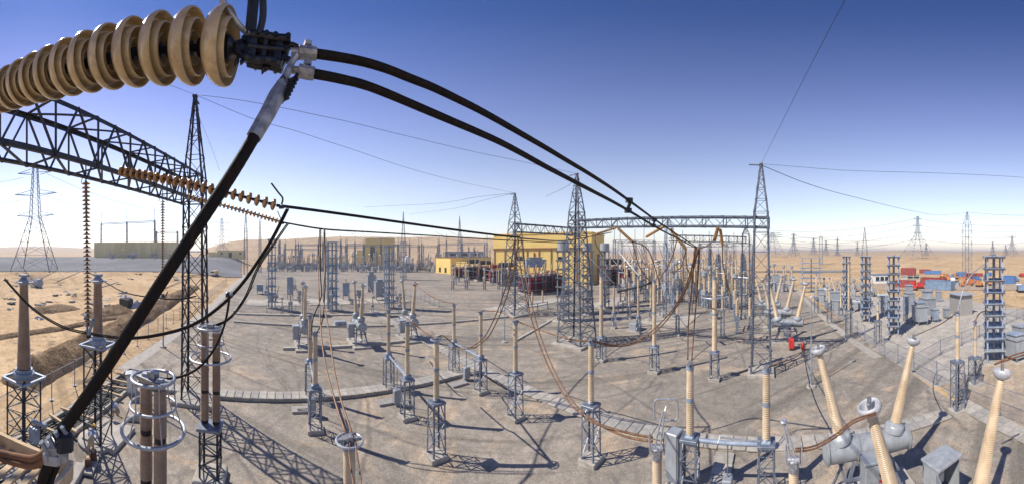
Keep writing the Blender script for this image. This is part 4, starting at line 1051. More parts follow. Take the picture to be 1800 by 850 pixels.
# twin conductor pulled out over the yard
def lin_d(px):
    rel = (px - CX) / F - .8224; k = math.tan(-rel)           # u = k v
    v = 1.36 / max(1e-4, (k - .166)); u = 1.36 + .166 * v
    return math.hypot(u, v)
up_px = [(552, 94), (600, 101), (640, 109), (680, 121), (720, 137), (760, 153), (800, 172), (840, 192), (880, 214), (920, 237), (960, 260), (1000, 284), (1040, 308), (1080, 334), (1120, 363), (1160, 392), (1195, 415), (1226, 435)]
lo_px = [(548, 129), (600, 139), (640, 149), (680, 164), (720, 181), (760, 198), (800, 215), (840, 232), (880, 250), (920, 271), (960, 293), (1000, 314), (1040, 335), (1080, 356), (1120, 379), (1160, 403), (1195, 421), (1226, 437)]
def mono(pxs):
    """Smooth the traced heights into a physical curve along the line's own plane."""
    return [P(x, y, min(lin_d(x), 12.0)) for x, y in pxs]
for pxs, lab in ((up_px, 'upper thick black conductor sweeping from the yoke across the sky'), (lo_px, 'lower thick black conductor sweeping from the yoke across the sky')):
    pts = mono(pxs)
    a = P(512, pxs[0][1] - 3 - (0 if pxs is up_px else 4), 1.39)
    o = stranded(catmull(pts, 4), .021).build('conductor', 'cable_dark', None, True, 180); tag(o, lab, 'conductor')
    lug = MB(); q0, q1 = a, pts[0]; dd = (q1 - q0).normalized()
    lug.tube([q0, q0 + dd * .03, q0 + dd * .035, q1 - dd * .02, q1 + dd * .012], [.016, .018, .030, .030, .028], 10); lug.box(q0 + dd * .07 + Vector((0, 0, .034)), (.05, .03, .018), -.6)
    o2 = lug.build('compression_lug', 'alu_dirty', o, True, 35)
END1 = mono(up_px)[-1]
sp = MB()
for x in (1106, 1150):
    k = min(range(len(up_px)), key=lambda i: abs(up_px[i][0] - x))
    dd = lin_d(x); yu = 350 if x == 1106 else 384; yl = 371 if x == 1106 else 398
    o = MB().bar(P(x + 4, yu, dd), P(x - 4, yl, dd), .05, .04); o.box(P(x, yu + 2, dd), (.09, .09, .07)); o.box(P(x - 2, yl - 1, dd), (.09, .09, .07)); o = o.build('bundle_spacer', 'black_iron'); tag(o, 'spacer clamp on the twin conductor, ' + ('the higher of two' if x == 1106 else 'the lower of two'), 'spacer')
# dropper: dead-end lug and thick black cable falling to the clamp
t = thing('dropper_cable', 'thick black cable with grey lug falling steeply from the yoke', 'cable', (0, 0, 0))
top = P(510, 118, 1.37); l1 = P(447, 240, 1.30); bot = P(100, 772, 1.3)
ld = (l1 - top).normalized()
lug = MB(); pl = catmull([P(522, 96, 1.37), P(512, 112, 1.37), P(500, 140, 1.36), P(484, 172, 1.34)], 6)
sdv = ld.cross(Vector((0, 0, 1))).normalized()
lug.tube(pl + [P(470, 200, 1.325), P(446, 241, 1.30)], [.015] * 8 + [.018] * 4 + [.021, .025, .028, .031, .034, .036, .037, .036, .034][:len(pl) + 2 - 12], 8)
lug.build('lug', 'alu_dirty', t, True, 35)
bl = MB()
for i in range(6):
    q = P(516 - 3.2 * i, 140 + 6.5 * i, 1.35); bl.lathe([(.012, -.02), (.012, .02)], 6, q + sdv * .0, (1, .3, .2)); bl.lathe([(.008, -.03), (.008, .035)], 6, q, (1, -.4, .2))
    q = P(494 + 2 * (i % 2), 140 + 3 * i, 1.345); bl.lathe([(.009, -.02), (.009, .02)], 6, q, (.6, .3, .6))
bl.build('bolt', 'black_iron', t)
cb = [P(452, 232, 1.30), P(400, 318, 1.27), P(300, 470, 1.24), P(200, 625, 1.26), P(150, 700, 1.28), P(100, 768, 1.3)]
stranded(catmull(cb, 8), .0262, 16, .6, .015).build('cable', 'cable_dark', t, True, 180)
# tee clamp and the cable tails at the lower corner
t = thing('tee_clamp', 'grey bolted tee clamp gripping the end of the thick black cable', 'clamp', P(100, 782, 1.3))
c0 = P(100, 782, 1.3)
e = (P(62, 800, 1.3) - P(130, 765, 1.3)).normalized(); a_ = math.atan2(e.y, e.x)
def shell(o, sz, rz, m, nm): return MB().bbox(o, sz, rz, .012).build(nm, m, t)
shell(Vector((-.01, .0, -.02)), (.10, .075, .07), a_, 'alu_dirty', 'clamp_half'); shell(P(112, 770, 1.3) - c0, (.07, .085, .075), a_ + .2, 'steel_dark', 'clamp_half'); shell(P(92, 800, 1.3) - c0, (.075, .06, .05), a_ - .2, 'alu', 'clamp_half')
bb = MB()
for i in range(4): bb.lathe([(.011, -.05), (.011, .05)], 6, P(82 + 12 * i, 792 - 9 * i, 1.28) - c0, (.2, -.5, 1))
bb.build('bolt', 'steel', t)
def cable(pts, r, label, m='cable_brown', name='cable', k=6, n=10, cat='cable', group=None):
    o = MB().tube(catmull(pts, k) if k else pts, r, n).build(name, m, None, True, 180); return tag(o, label, cat, group)
cable([P(88, 790, 1.3), P(60, 806, 1.33), P(30, 803, 1.38), P(-10, 795, 1.45), P(-60, 790, 1.6)], .017, 'upper rusty cable tail leaving the tee clamp at the corner', 'rust')
cable([P(90, 796, 1.29), P(62, 818, 1.31), P(28, 814, 1.36), P(-10, 803, 1.44), P(-60, 800, 1.6)], .013, 'thinner rusty cable tail just below the upper one', 'rust')
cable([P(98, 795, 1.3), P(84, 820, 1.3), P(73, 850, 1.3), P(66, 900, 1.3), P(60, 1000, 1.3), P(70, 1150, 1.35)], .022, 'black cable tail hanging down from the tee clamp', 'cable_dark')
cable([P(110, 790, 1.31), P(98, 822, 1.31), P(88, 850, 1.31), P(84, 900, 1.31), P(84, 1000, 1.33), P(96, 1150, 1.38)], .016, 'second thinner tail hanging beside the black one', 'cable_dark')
# picker basket corner under the clamp
t = thing('work_basket', 'pale timber-slatted work basket at the bottom corner', 'basket', P(8, 850, 3.2))
b = MB(); rzb = -a_
for i in range(7): b.box((-.4 + .14 * i, 0, 0), (.07, .95, .03), 0)
b.build('slat', 'timber', t); f = MB()
for y in (-.5, .5): f.box((0, y, .05), (1.05, .05, .16))
for x in (-.52, .52): f.box((x, 0, .05), (.05, .95, .16))
f.build('frame', 'timber', t); t.rotation_euler = (0, 0, .95)
MB().tube([(0, 0, -.02), (0, 0, -P(8, 850, 3.2).z)], .09, 10).build('mast', 'steel_dark', t)

# ------------------------------------------------------------------ strain strings and conductors of the other two phases
A2, B2 = P(208, 300, 11.9), P(486, 361, 9.6)
string(A2, B2, 23, .185, 'long brown disc string pulled nearly level from the overhead beam', n_seg=20, mi='glaze_brown', cone=False)
A3, B3 = P(328, 344, 18.2), P(494, 390, 19.5)
string(A3, B3, 25, .18, 'smaller brown disc string below the long level one', n_seg=16, mi='glaze_brown')
def horn(b, pts, label):
    t = thing('arcing_horn', label, 'horn', b); MB().tube(catmull([p - b for p in pts], 4), .028, 8).build('rod', 'black_iron', t, True); MB().bbox((0, 0, -.04), (.16, .12, .12), 0, .02).build('clamp', 'black_iron', t)
horn(P(495, 361, 9.5), [P(494, 362, 9.5), P(497, 349, 9.5), P(489, 338, 9.5), P(477, 322, 9.5)], 'bent black horn rising above the end of the level string')
horn(P(497, 391, 19.4), [P(497, 391, 19.4), P(492, 381, 19.4), P(488, 371, 19.4)], 'short black horn above the end of the smaller string')
J2 = P(912, 417, 16.5)
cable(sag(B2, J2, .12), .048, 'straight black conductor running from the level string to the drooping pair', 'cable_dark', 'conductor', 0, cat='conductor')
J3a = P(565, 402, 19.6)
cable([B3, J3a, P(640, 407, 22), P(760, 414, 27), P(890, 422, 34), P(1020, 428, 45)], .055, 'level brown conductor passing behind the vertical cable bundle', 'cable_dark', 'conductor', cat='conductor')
cable([J2, P(935, 420, 20), P(1000, 422, 27), P(1075, 408, 33)], .05, 'thin conductor from the drooping pair on to the gantry', 'cable_brown', 'conductor', cat='conductor')
# droppers
for i, (dx, s_) in enumerate(((-4, 0), (3, .0))):
    cable([P(566 + dx, 402, 19.5), P(566 + dx * 1.6, 470, 17.5), P(565 + dx, 520, 15), P(572 + dx * 2, 580, 12.5), P(580 + dx * 2, 640, 10.8), P(594 + dx * 1.6, 700, 9.3), P(611 + dx * 1.6, 752, 8.25), P(619 + dx, 772, 8.02)], .03, ('main brown dropper' if i == 0 else 'second brown dropper beside it,') + ' falling from the level conductor to the ringed front post', group='droppers to the ringed front post')
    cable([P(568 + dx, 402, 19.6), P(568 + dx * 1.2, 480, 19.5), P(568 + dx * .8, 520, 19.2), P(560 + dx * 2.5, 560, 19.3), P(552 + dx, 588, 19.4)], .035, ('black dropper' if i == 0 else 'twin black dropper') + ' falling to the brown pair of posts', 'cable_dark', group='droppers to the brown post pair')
    cable([P(620 + dx, 771, 8.02), P(622 + dx * 2, 800, 7.4), P(629 + dx * 2, 850, 6.6), P(634 + dx * 2, 900, 6.0), P(640 + dx * 2, 980, 5.3)], .02, ('brown tail' if i == 0 else 'second brown tail') + ' running down past the ringed front post')
    cable([P(909 + dx, 420, 16.5), P(901 + dx, 470, 17.5), P(888 + dx, 520, 19), P(870 + dx, 565, 21.5), P(852 + dx, 595, 23.2), P(825 + dx, 612, 24), P(803, 608, 24.6), P(780, 590, 23), P(766, 594 + dx * .4, 17)], .04, ('brown dropper' if i == 0 else 'twin brown dropper') + ' swinging from the junction to the trench-crossing posts')
    cable([P(913 + dx, 420, 16.5), P(922 + dx, 490, 15.6), P(938 + dx, 560, 14.5), P(962 + dx, 630, 13.2), P(996 + dx, 695, 11.8), P(1040 + dx, 738, 10.3), P(1095, 762 + dx, 9), P(1146, 772 + dx, 7.8)], .033, ('long brown dropper' if i == 0 else 'twin long brown dropper') + ' sweeping from the junction to the square-loop switch column')
    cable([P(1226 + dx, 436, 11.5), P(1222 + dx * 1.4, 500, 13), P(1216 + dx * 1.5, 570, 14.5), P(1213 + dx, 632, 14.05)], .03, ('rusty dropper' if i == 0 else 'twin rusty dropper') + ' hanging nearly straight to the big cream post', 'rust')
    cable([P(1226 + dx * .5, 437, 11.5), P(1212 + dx * .5, 490, 13), P(1190 + dx * .5, 535, 15), P(1160, 572 + dx, 17), P(1120, 600 + dx * .5, 17), P(1078, 607 + dx * .4, 16.8), P(1041, 598 + dx * .3, 16.6)], .034, ('drooping brown cable' if i == 0 else 'twin drooping brown cable') + ' from the twin conductor to the tall cream post')
cable([P(1041, 598, 16.6), P(1005, 596, 18.2), P(960, 583, 19.6), P(925, 570, 20.6), P(906, 563, 20.9)], .045, 'brown cable linking the two cream posts across open ground')
cable([P(906, 563, 20.9), P(880, 548, 22.5), P(848, 545, 24.5)], .04, 'short brown link between the lone cream post and crossing post')
cable([P(767, 594, 16.8), P(745, 582, 20), P(720, 562, 21), P(705, 553, 24)], .05, 'pale brown link from the ringed lone post to the drive pair')
cable([P(1347, 646, 13.6), P(1372, 637, 20), P(1398, 627, 28), P(1412, 615, 35)], .04, 'rusty cable strung from the big cream post towards the extinguisher', 'rust')
for i, dx in enumerate((0, 5)):
    cable([P(1398, 788 + dx, 7.4), P(1432, 783 + dx, 7.6), P(1470, 762 + dx, 7.8), P(1500, 738 + dx, 7.9), P(1540, 724 + dx * .7, 8.0)], .022, ('rusty cable' if i == 0 else 'twin rusty cable') + ' arching from ball-tipped switch column to the ribbed bushing', 'rust')
    cable([P(1800, 618 + dx, 12), P(1775, 626 + dx, 11.6), P(1748, 640, 11.3)], .03, ('short rusty cable' if i == 0 else 'twin short rusty cable') + ' entering from the side to the last bushing', 'rust')
    cable([P(1683, 548, 21.6), P(1693, 510, 22), P(1710, 480, 23), P(1733, 462, 32)], .045, ('bright tube' if i == 0 else 'twin bright tube') + ' rising from the kerb corner post to the tallest rack', 'alu') if i == 0 else None
cable([P(1680, 550, 21.6), P(1655, 568, 24), P(1625, 582, 25), P(1603, 592, 20), P(1605, 597, 14.9)], .04, 'brown cable sagging from the kerb corner post to a bushing tip')
cable([P(1714, 563, 26.4), P(1722, 550, 27), P(1732, 546, 30), P(1742, 548, 32)], .06, 'looped brown cable on the shorter kerb post')
cable([P(730, 499, 36.5), P(750, 515, 34), P(775, 527, 30), P(798, 533, 27.3)], .05, 'brown cable from the red bushing cover to the crossing post')
cable([P(648, 503, 35), P(662, 525, 31), P(676, 540, 27), P(684, 545, 26)], .05, 'brown cable from the middle breaker to the drive pair')
# jumpers on the yard-edge side
j2 = P(502, 366, 9.5)
for i, dx in enumerate((0, 3)):
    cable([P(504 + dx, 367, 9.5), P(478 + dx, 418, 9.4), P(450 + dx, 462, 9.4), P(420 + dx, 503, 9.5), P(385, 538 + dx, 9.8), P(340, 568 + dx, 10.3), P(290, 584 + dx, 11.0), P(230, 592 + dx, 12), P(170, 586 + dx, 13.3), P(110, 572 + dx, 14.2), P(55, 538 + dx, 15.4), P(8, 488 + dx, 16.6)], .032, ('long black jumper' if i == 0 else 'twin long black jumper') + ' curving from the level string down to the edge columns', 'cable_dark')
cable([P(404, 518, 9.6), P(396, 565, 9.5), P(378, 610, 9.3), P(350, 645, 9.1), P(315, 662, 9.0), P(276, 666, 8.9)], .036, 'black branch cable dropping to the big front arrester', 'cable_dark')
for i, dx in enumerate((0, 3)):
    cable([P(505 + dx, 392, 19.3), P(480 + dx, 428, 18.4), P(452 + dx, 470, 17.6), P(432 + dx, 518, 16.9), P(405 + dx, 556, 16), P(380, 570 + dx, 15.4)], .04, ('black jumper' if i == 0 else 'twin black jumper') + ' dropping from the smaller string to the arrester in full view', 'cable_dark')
t = thing('cable_clamp', 'dark clamp at the fork of the long jumper', 'clamp', P(403, 517, 9.55)); MB().bbox((0, 0, 0), (.22, .16, .16), .8, .03).build('body', 'black_iron', t); MB().tube([(-.12, 0, .02), (.12, 0, .02)], .05, 8).build('keeper', 'steel_blue', t)
cable([P(152, 475, 40), P(190, 498, 34), P(225, 515, 28), P(300, 525, 24), P(345, 520, 23.2)], .06, 'dark service line slung from beyond the chain to the spire tower', 'cable_dark')
# hanging chains below the overhead beam
c1t, c1b = P(151, 318, 13.8), P(166, 572, 13.8); c1b.x, c1b.y = c1t.x + .25, c1t.y + .05
string(c1t, c1b, 34, .19, 'long hanging chain of brown discs in front of the pylon', 'hanging_insulator_chain', 18, 'glaze_brown', cone=True)
c2t, c2b = P(286, 352, 21.5), P(290, 504, 21.5); c2b.x, c2b.y = c2t.x, c2t.y
string(c2t, c2b, 32, .17, 'shorter-looking hanging chain of brown discs next to the spire tower', 'hanging_insulator_chain', 14, 'glaze_brown', cone=True)
for q, lab in ((c1t, 'hook and small horns holding the chain before the pylon'), (c2t, 'hook and small horns holding the chain by the spire tower')):
    t = thing('hanger_hook', lab, 'hanger', q); MB().tube([(0, 0, 0), (0, 0, .75)], .03, 8).build('rod', 'steel_dark', t); h_ = MB()
    for s in (-1, 1): h_.tube(catmull([(0, 0, .35), (s * .18, s * .1, .25), (s * .33, s * .15, -.05)], 4), .018, 6)
    h_.build('horn', 'black_iron', t)
t = thing('suspension_clamp', 'blue ring and black horn at the foot of the hanging chain', 'clamp', c1b - Vector((0, 0, .1)))
MB().torus((-.45, 0, .15), .42, .055, 24, 8, (.3, 1, .1), (.6, 5.6)).build('ring', 'pipe_blue', t, True); MB().tube(catmull([(.05, 0, -.25), (.3, 0, .0), (.62, .1, .55)], 5), [.08] * 5 + [.07] * 6, 8).build('horn', 'pipe_blue', t, True); MB().bbox((0, 0, -.2), (.35, .2, .3), 0, .04).build('clamp_body', 'black_iron', t)
# strings and jumpers under the long gantry
def rope(pts, r, label, m='glaze_brown', name='strain_insulator_string'): return cable(pts, r, label, m, name, cat='insulator string')
def tstring(a, b, n, label): return string(a, b, n, .16, label, n_seg=12, mi='glaze_brown')
tstring(P(1083, 400, 33.5), P(1046, 412, 35), 12, 'tan string slanting under the tower end of the long gantry beam')
tstring(P(1086, 401, 33.3), P(1112, 425, 32), 14, 'tan string dipping from the long gantry beam to a brown jumper')
tstring(P(1167, 398, 30.5), P(1136, 416, 33), 12, 'tan string near the middle of the long gantry beam')
tstring(P(1178, 402, 30), P(1206, 438, 28.5), 14, 'tan string dropping from mid beam towards the dropper junction')
tstring(P(1262, 400, 29), P(1256, 422, 26), 13, 'bright tan string hanging steeply from the long gantry beam')
tstring(P(1266, 402, 29), P(1270, 432, 30), 12, 'tan string turned away beside the steep one')
cable([P(1256, 422, 26), P(1242, 432, 18), P(1227, 436, 11.6)], .04, 'conductor joining the steep tan string to the twin conductor')
cable([P(1046, 412, 35), P(1047, 428, 35), P(1060, 450, 37)], .06, 'brown jumper below the tower-end string')
for i, (a, b_, c_) in enumerate((((1112, 425), (1125, 470), (1150, 502)), ((1112, 425), (1140, 440), (1160, 500)), ((1206, 438), (1196, 470), (1178, 478)), ((1206, 438), (1208, 470), (1222, 500)), ((1270, 432), (1272, 470), (1285, 520)), ((1190, 420), (1180, 455), (1160, 490)))):
    cable([P(*a, 32), P(*b_, 33), P(*c_, 36)], .06, ['brown jumper from the dipping string to the white-cream post', 'flatter brown jumper from the dipping string', 'curved jumper under mid beam ending on the tan post', 'jumper under mid beam falling towards the hoop pedestal', 'jumper hanging below the turned-away string', 'thin jumper crossing behind the twin conductor'][i])
for i, (x0, y0, x1, y1, d0, d1) in enumerate(((1029, 445, 1080, 498, 40, 46), (1078, 457, 1107, 490, 50, 53), (1088, 443, 1123, 484, 50, 43))):
    cable([P(x0, y0, d0), P(x1, y1, d1)], .05, ['white diagonal rod by the wide-footed tower', 'white diagonal rod in front of the black transformer', 'white diagonal rod over the coiled gear'][i], 'white', 'diagonal_rod', 2, cat='rod')
cable([P(1086, 512, 46), P(1127, 502, 43), P(1148, 495, 42)], .16, 'dark sloping bus tube clamped to the tan posts', 'steel_dark', 'bus_tube', 2, cat='tube')
cable([P(1082, 565, 46), P(1110, 555, 47), P(1144, 545, 48)], .1, 'grey low tube behind the coiled gear', 'steel', 'bus_tube', 2, cat='tube')

# ------------------------------------------------------------------ the yellow hall and the low annex
def hall():
    a = at(868, 494); b = P(1040, 0, 111).xy.to_3d(); d = (b - a); L = d.length; rz = math.atan2(d.y, d.x); Hh = zat(414, dist(a)); D = 20
    t = thing('power_hall', 'large yellow hall with brown trim rising behind the transformers', 'building', a, rz)
    MB().box((L / 2, D / 2, Hh / 2), (L, D, Hh)).build('wall', 'yellow_wall', t)
    MB().box((L / 2, D / 2, Hh + .2), (L + .5, D + .5, .4)).box((L / 2, D / 2, Hh + .5), (L - 2, D - 2, .25)).build('roof', 'yellow_wall', t)
    n = 8; zt = Hh * .70
    b = MB().box((L / 2, -.16, zt), (L, .3, .8)); b.build('trim_band', 'yellow_trim', t)
    for i in range(n + 1):
        MB().box((.5 + (L - 1) * i / n, -.1, zt / 2 - .15), (.55, .18, zt - .3)).build('column', 'yellow_trim', t)
    for x in (.3, .72):
        v_ = MB().box((L * x, -.07, zt * .72), (3, .1, 1.6)).build('louvre_vent', 'steel_dark', t)
    MB().tube([(L * .45, -.25, 0), (L * .45, -.25, zt * .9)], .22, 8).build('downpipe', 'red', t)
    for x in (.22, .62): MB().box((L * x, -.05, 2.6), (4, .1, 5.2)).build('door', 'yellow_trim', t)
    MB().box((L + .06, D * .5, Hh * .3), (.12, 4, Hh * .6)).build('door', 'yellow_trim', t)
    for x, y in ((.2, .4), (.55, .6), (.8, .3)): MB().bbox((L * x, D * y, Hh + 1.1), (2.4, 2, 1.2), 0, .1).build('roof_vent', 'grey_box', t)
hall()
def block(a, b, D, Hh, label, m, name='building', cat='building', wins=(), trim=None, base_z=None, doors=()):
    d = b - a; L = math.hypot(d.x, d.y); t = thing(name, label, cat, (a.x, a.y, a.z if base_z is None else base_z), math.atan2(d.y, d.x))
    MB().box((L / 2, D / 2, Hh / 2 - 1), (L, D, Hh + 2)).build('wall', m, t); MB().box((L / 2, D / 2, Hh + .12), (L + .5, D + .5, .24)).build('roof', trim or m, t)
    for x, z, w, h in wins:
        o = MB().box((L * x, -.05, z), (w, .12, h)).build('window', 'glass', t); MB().box((L * x, -.09, z - h / 2 - .1), (w + .3, .2, .14)).build('sill', trim or m, o)
    for x, w, h in doors: MB().box((L * x, -.06, h / 2), (w, .12, h)).build('door', 'steel_dark', t)
    return t
block(at(766, 479), at(792, 481.5), 30, 9.2, 'low yellow annex with two small square windows, beside the transformer row', 'yellow_wall', wins=((.3, 2.2, 2.0, 2.6), (.68, 2.2, 2.0, 2.6)), trim='yellow_trim')
block(at(800, 482), at(862, 486), 6, 6.6, 'low yellow firewall row just behind the dark transformers', 'yellow_wall', trim='yellow_wall', doors=((.2, 2.5, 4), (.6, 2.5, 4)))
block(far(782, 250), far(850, 250), 12, 13.2, 'long pale grey cooling duct above the low yellow annex', 'grey_box', 'cooling_duct', 'duct', wins=((.2, 11, 5, 1.5), (.5, 11, 5, 1.5), (.8, 11, 5, 1.5)))
block(far(642, 330), far(694, 330), 18, 28, 'ochre industrial block far behind the tray racks', 'yellow_wall', wins=((.25, 12, 5, 16),), trim='yellow_trim', doors=((.7, 5, 7),))
block(far(628, 300), far(640, 300), 10, 15, 'small orange-tinted annexe beside the ochre block', 'yellow_wall', trim='orange')
p = far(166, 262); q = far(312, 255)
def precast():
    d = q - p; L = math.hypot(d.x, d.y); t = thing('perimeter_wall', 'long tan precast wall screening the distant gantries beyond the pylon', 'wall', (p.x, p.y, p.z - 1), math.atan2(d.y, d.x)); n = 16
    for i in range(n):
        MB().box((L * (i + .5) / n, 0, 6.9), (L / n - .35, .4, 13.8)).build('panel', 'tan_wall', t); MB().box((L * i / n, -.05, 6.95), (.4, .7, 14)).build('pilaster', 'tan_wall', t)
precast()
block(far(382, 290), far(432, 296), 14, 6.3, 'low tan control house with a dark doorway, alone below the escarpment', 'tan_wall', wins=((.15, 3.5, 2, 2), (.8, 3.5, 2, 2)), doors=((.45, 3, 4.5),))
block(far(366, 292), far(382, 290), 10, 4.6, 'lower shed attached in front of the tan control house', 'tan_wall')

# ------------------------------------------------------------------ power transformers before the hall
def transformer(px, d, label, m, sc=1.0, mr='navy', rz=0.35, bush=3, cons=True):
    loc = P(px, 0, d); t = thing('power_transformer', label, 'transformer', (loc.x, loc.y, 0), rz); t.scale = (sc, sc, sc)
    MB().bbox((0, 0, 2.4), (6, 3, 4.2), 0, .12).build('tank', m, t); MB().bbox((0, 0, .2), (7.2, 5, .4), 0, .05).build('plinth', 'concrete', t)
    for s in (-1, 1):
        f = MB()
        for i in range(14): f.box((-2.7 + .41 * i, s * 2.15, 2.5), (.14, 1.1, 3.4))
        f.box((0, s * 2.15, 4.3), (5.6, .3, .25)); f.box((0, s * 2.15, .75), (5.6, .3, .25)); f.build('radiator', mr, t)
    if cons: MB().lathe([(.1, -2.4), (.75, -2.3), (.75, 2.3), (.1, 2.4)], 18, (0, 1.2, 6.3), (1, 0, 0)).bar((-1.6, 1.2, 4.4), (-1.6, 1.2, 5.6), .2).bar((1.6, 1.2, 4.4), (1.6, 1.2, 5.6), .2).build('conservator', m, t, True, 40)
    for i in range(bush):
        x = -2 + 4 * i / max(1, bush - 1); b = Vector((x, -.6, 4.5)); e = Vector((x * 1.25, -1.8, 8.0)); dd = e - b
        MB().lathe([(.42, -.2), (.42, .25), (.3, .3)] + [(r + .02, z + .3) for r, z in sheds(.24, 0, 3.2, .32, .6, .2)] + [(.1, 3.6)], 12, b, dd).build('bushing', 'porcelain', t, True, 40)
    MB().bbox((3.6, -1, 1.6), (.9, 1.4, 2.2), 0, .05).build('control_box', 'grey_box', t)
    pw = MB()
    for z in (1.3, 3.2, 4.9):
        for y in (-3.0, 3.0): pw.tube([(-3.6, y, z), (3.6, y, z)], .08, 6)
        for x in (-3.6, 3.6): pw.tube([(x, -3.0, z), (x, 3.0, z)], .08, 6)
    for x in (-3.6, -1.2, 1.2, 3.6):
        for y in (-3.0, 3.0): pw.tube([(x, y, .3), (x, y, 5.0)], .07, 6)
    pw.build('spray_pipework', 'maroon' if int(px) % 3 else 'steel_blue', t)
    for i in range(7): MB().bbox((R.uniform(-2.6, 2.6), R.uniform(-1.2, .2), 4.7 + R.uniform(0, .5)), (R.uniform(.3, .9), R.uniform(.3, .7), R.uniform(.3, .9)), R.uniform(0, 1), .03).build('top_fitting', ('grey_tank', 'white', 'red', 'rust', 'grey_box', 'steel_blue', 'orange')[i], t)
    MB().tube([(-2.2, .3, 4.6), (-2.2, .8, 5.6), (0, 1.2, 5.9)], .13, 7).build('oil_pipe', 'grey_tank', t)
    return t
transformer(808, 150, 'maroon and white transformer at the outer end of the row by the annex', 'maroon', 1.0, 'maroon', cons=False)
transformer(834, 138, 'large navy-black transformer before the firewall row', 'navy', 1.25)
transformer(853, 131, 'second navy-black transformer squeezed beside the large one', 'navy', 1.2, 'navy')
transformer(873, 124, 'maroon transformer with tan bushings at the hall corner', 'maroon', 1.0)
transformer(892, 112, 'grey-topped dark transformer behind the grey tower foot', 'navy', 1.15, 'grey_tank')
transformer(936, 88, 'maroon-finned transformer with open ground before it, apart from the row', 'navy', 1.05, 'maroon', .6, cons=False)
transformer(964, 90, 'black transformer touching the drum-topped rack', 'navy', 1.15, 'navy', .6, cons=False)
transformer(1082, 108, 'black transformer by itself beyond the wide-footed tower', 'navy', 1.35, 'navy', .2)
cabinet(P(941, 0, 95).xy.to_3d(), 6.5, 2, 2.2, 'wide grey and blue roofed unit perched behind the maroon-finned transformer', rz=.3, m='steel_blue', legs=7.2, hood=.6)
cabinet(P(1099, 0, 104).xy.to_3d(), 2.4, 2.4, 3.0, 'white unit with red disc beside the lone black transformer', rz=.2, m='white', legs=.3)
o = MB().lathe([(.01, 0), (.8, 0), (.8, .12), (.01, .14)], 18, (0, 0, 0), (-math.sin(.36), -math.cos(.36), 0)).build('warning_disc', 'red'); pp = P(1097, 485, 101.5); o.location = pp; tag(o, 'red disc on the front of the white unit', 'disc')
# white dome tank, barrier, vehicles in the centre
t = thing('dome_tank', 'white domed tank on splayed grey legs past the distant thin rack', 'tank', far(716, 200), .2)
MB().lathe([(2.1, 5.5), (2.1, 7.6), (1.95, 8.6), (1.5, 9.6), (.8, 10.2), (.05, 10.4)], 24).build('dome', 'white', t, True, 40); MB().lathe([(2.3, 5.0), (2.3, 5.5)], 20).build('deck', 'steel', t)
for i in range(4): a = i * math.pi / 2 + .5; MB().bar((2.0 * math.cos(a), 2.0 * math.sin(a), 5), (3.4 * math.cos(a), 3.4 * math.sin(a), 0), .35).build('leg', 'steel', t)
t = thing('yellow_skip', 'long yellow container frame lying on the road past the dome tank', 'skip', at(743, 474), .1); MB().bbox((0, 0, .9), (8.5, 2.4, 1.5), 0, .08).build('body', 'yellow', t)
for i in range(5): MB().box((-3.4 + 1.7 * i, -1.22, .95), (.9, .06, .8)).build('opening', 'black', t)
def car(loc, rz, label, m, kind='pickup', sc=1.0, bed=None):
    t = thing({'pickup': 'pickup_truck', 'truck': 'lorry', 'bus': 'crew_lorry'}[kind], label, 'truck', loc, rz); t.scale = (sc,) * 3
    L = 5.0 if kind == 'pickup' else 7.0; hw = .95
    if kind == 'pickup':
        MB().prism([(-2.5, .45), (2.4, .45), (2.5, .75), (2.4, 1.02), (1.2, 1.1), (-2.5, 1.1)], -hw, hw, Matrix.Rotation(math.pi / 2, 4, 'X')).build('body', m, t); c = MB().prism([(-.6, 1.1), (1.25, 1.1), (.75, 1.75), (-.45, 1.78)], -hw + .08, hw - .08, Matrix.Rotation(math.pi / 2, 4, 'X')).build('cab', m, t)
        MB().prism([(-.45, 1.2), (1.0, 1.2), (.66, 1.66), (-.36, 1.68)], -hw + .06, hw - .06, Matrix.Rotation(math.pi / 2, 4, 'X')).build('window', 'glass', c)
        ws = ((-1.55, .36), (1.5, .36))
    else:
        MB().box((0, 0, .75), (L, 2 * hw, .25)).build('chassis', 'black', t); c = MB().bbox((L / 2 - .8, 0, 1.7), (1.7, 2 * hw + .2, 1.9), 0, .12).build('cab', 'white' if bed else m, t); MB().box((L / 2 + .06, 0, 2.05), (.05, 1.8, .7)).build('windscreen', 'glass', c)
        MB().bbox((-.95, 0, 1.75), (L - 2.1, 2 * hw + .3, 1.6), 0, .06).build('bed', bed or m, t); ws = ((-L / 2 + 1, .5), (-L / 2 + 2.2, .5), (L / 2 - 1, .5))
    for x, r in ws:
        for s in (-1, 1):
            w = MB().lathe([(r * .5, -.14), (r, -.12), (r, .12), (r * .5, .14)], 14, (x, s * (hw - .05), r), (0, 1, 0)).build('wheel', 'black', t, True, 40); MB().lathe([(.01, -.15), (r * .5, -.15), (r * .5, .15), (.01, .15)], 10, (x, s * (hw - .05), r), (0, 1, 0)).build('rim', 'alu', w)
    return t
car(far(377, 150), -.9, 'yellow-bedded crew lorry parked on the grey gravel platform', 'white', 'bus', 1.0, 'yellow')
car(at(603, 467), 1.2, 'white pickup with red load on the far road', 'white', 'pickup', 1.5)
car(far(1785, 128), .2, 'blue and white pickup on the sand by the edge of the storage yard', 'blue', 'pickup')
car(far(1797, 150), .3, 'red pickup parked alone out on the sand', 'red', 'pickup')
car(far(1793, 92), .1, 'teal flatbed lorry cut off by the picture edge', 'blue', 'truck', .8, 'container_blue')
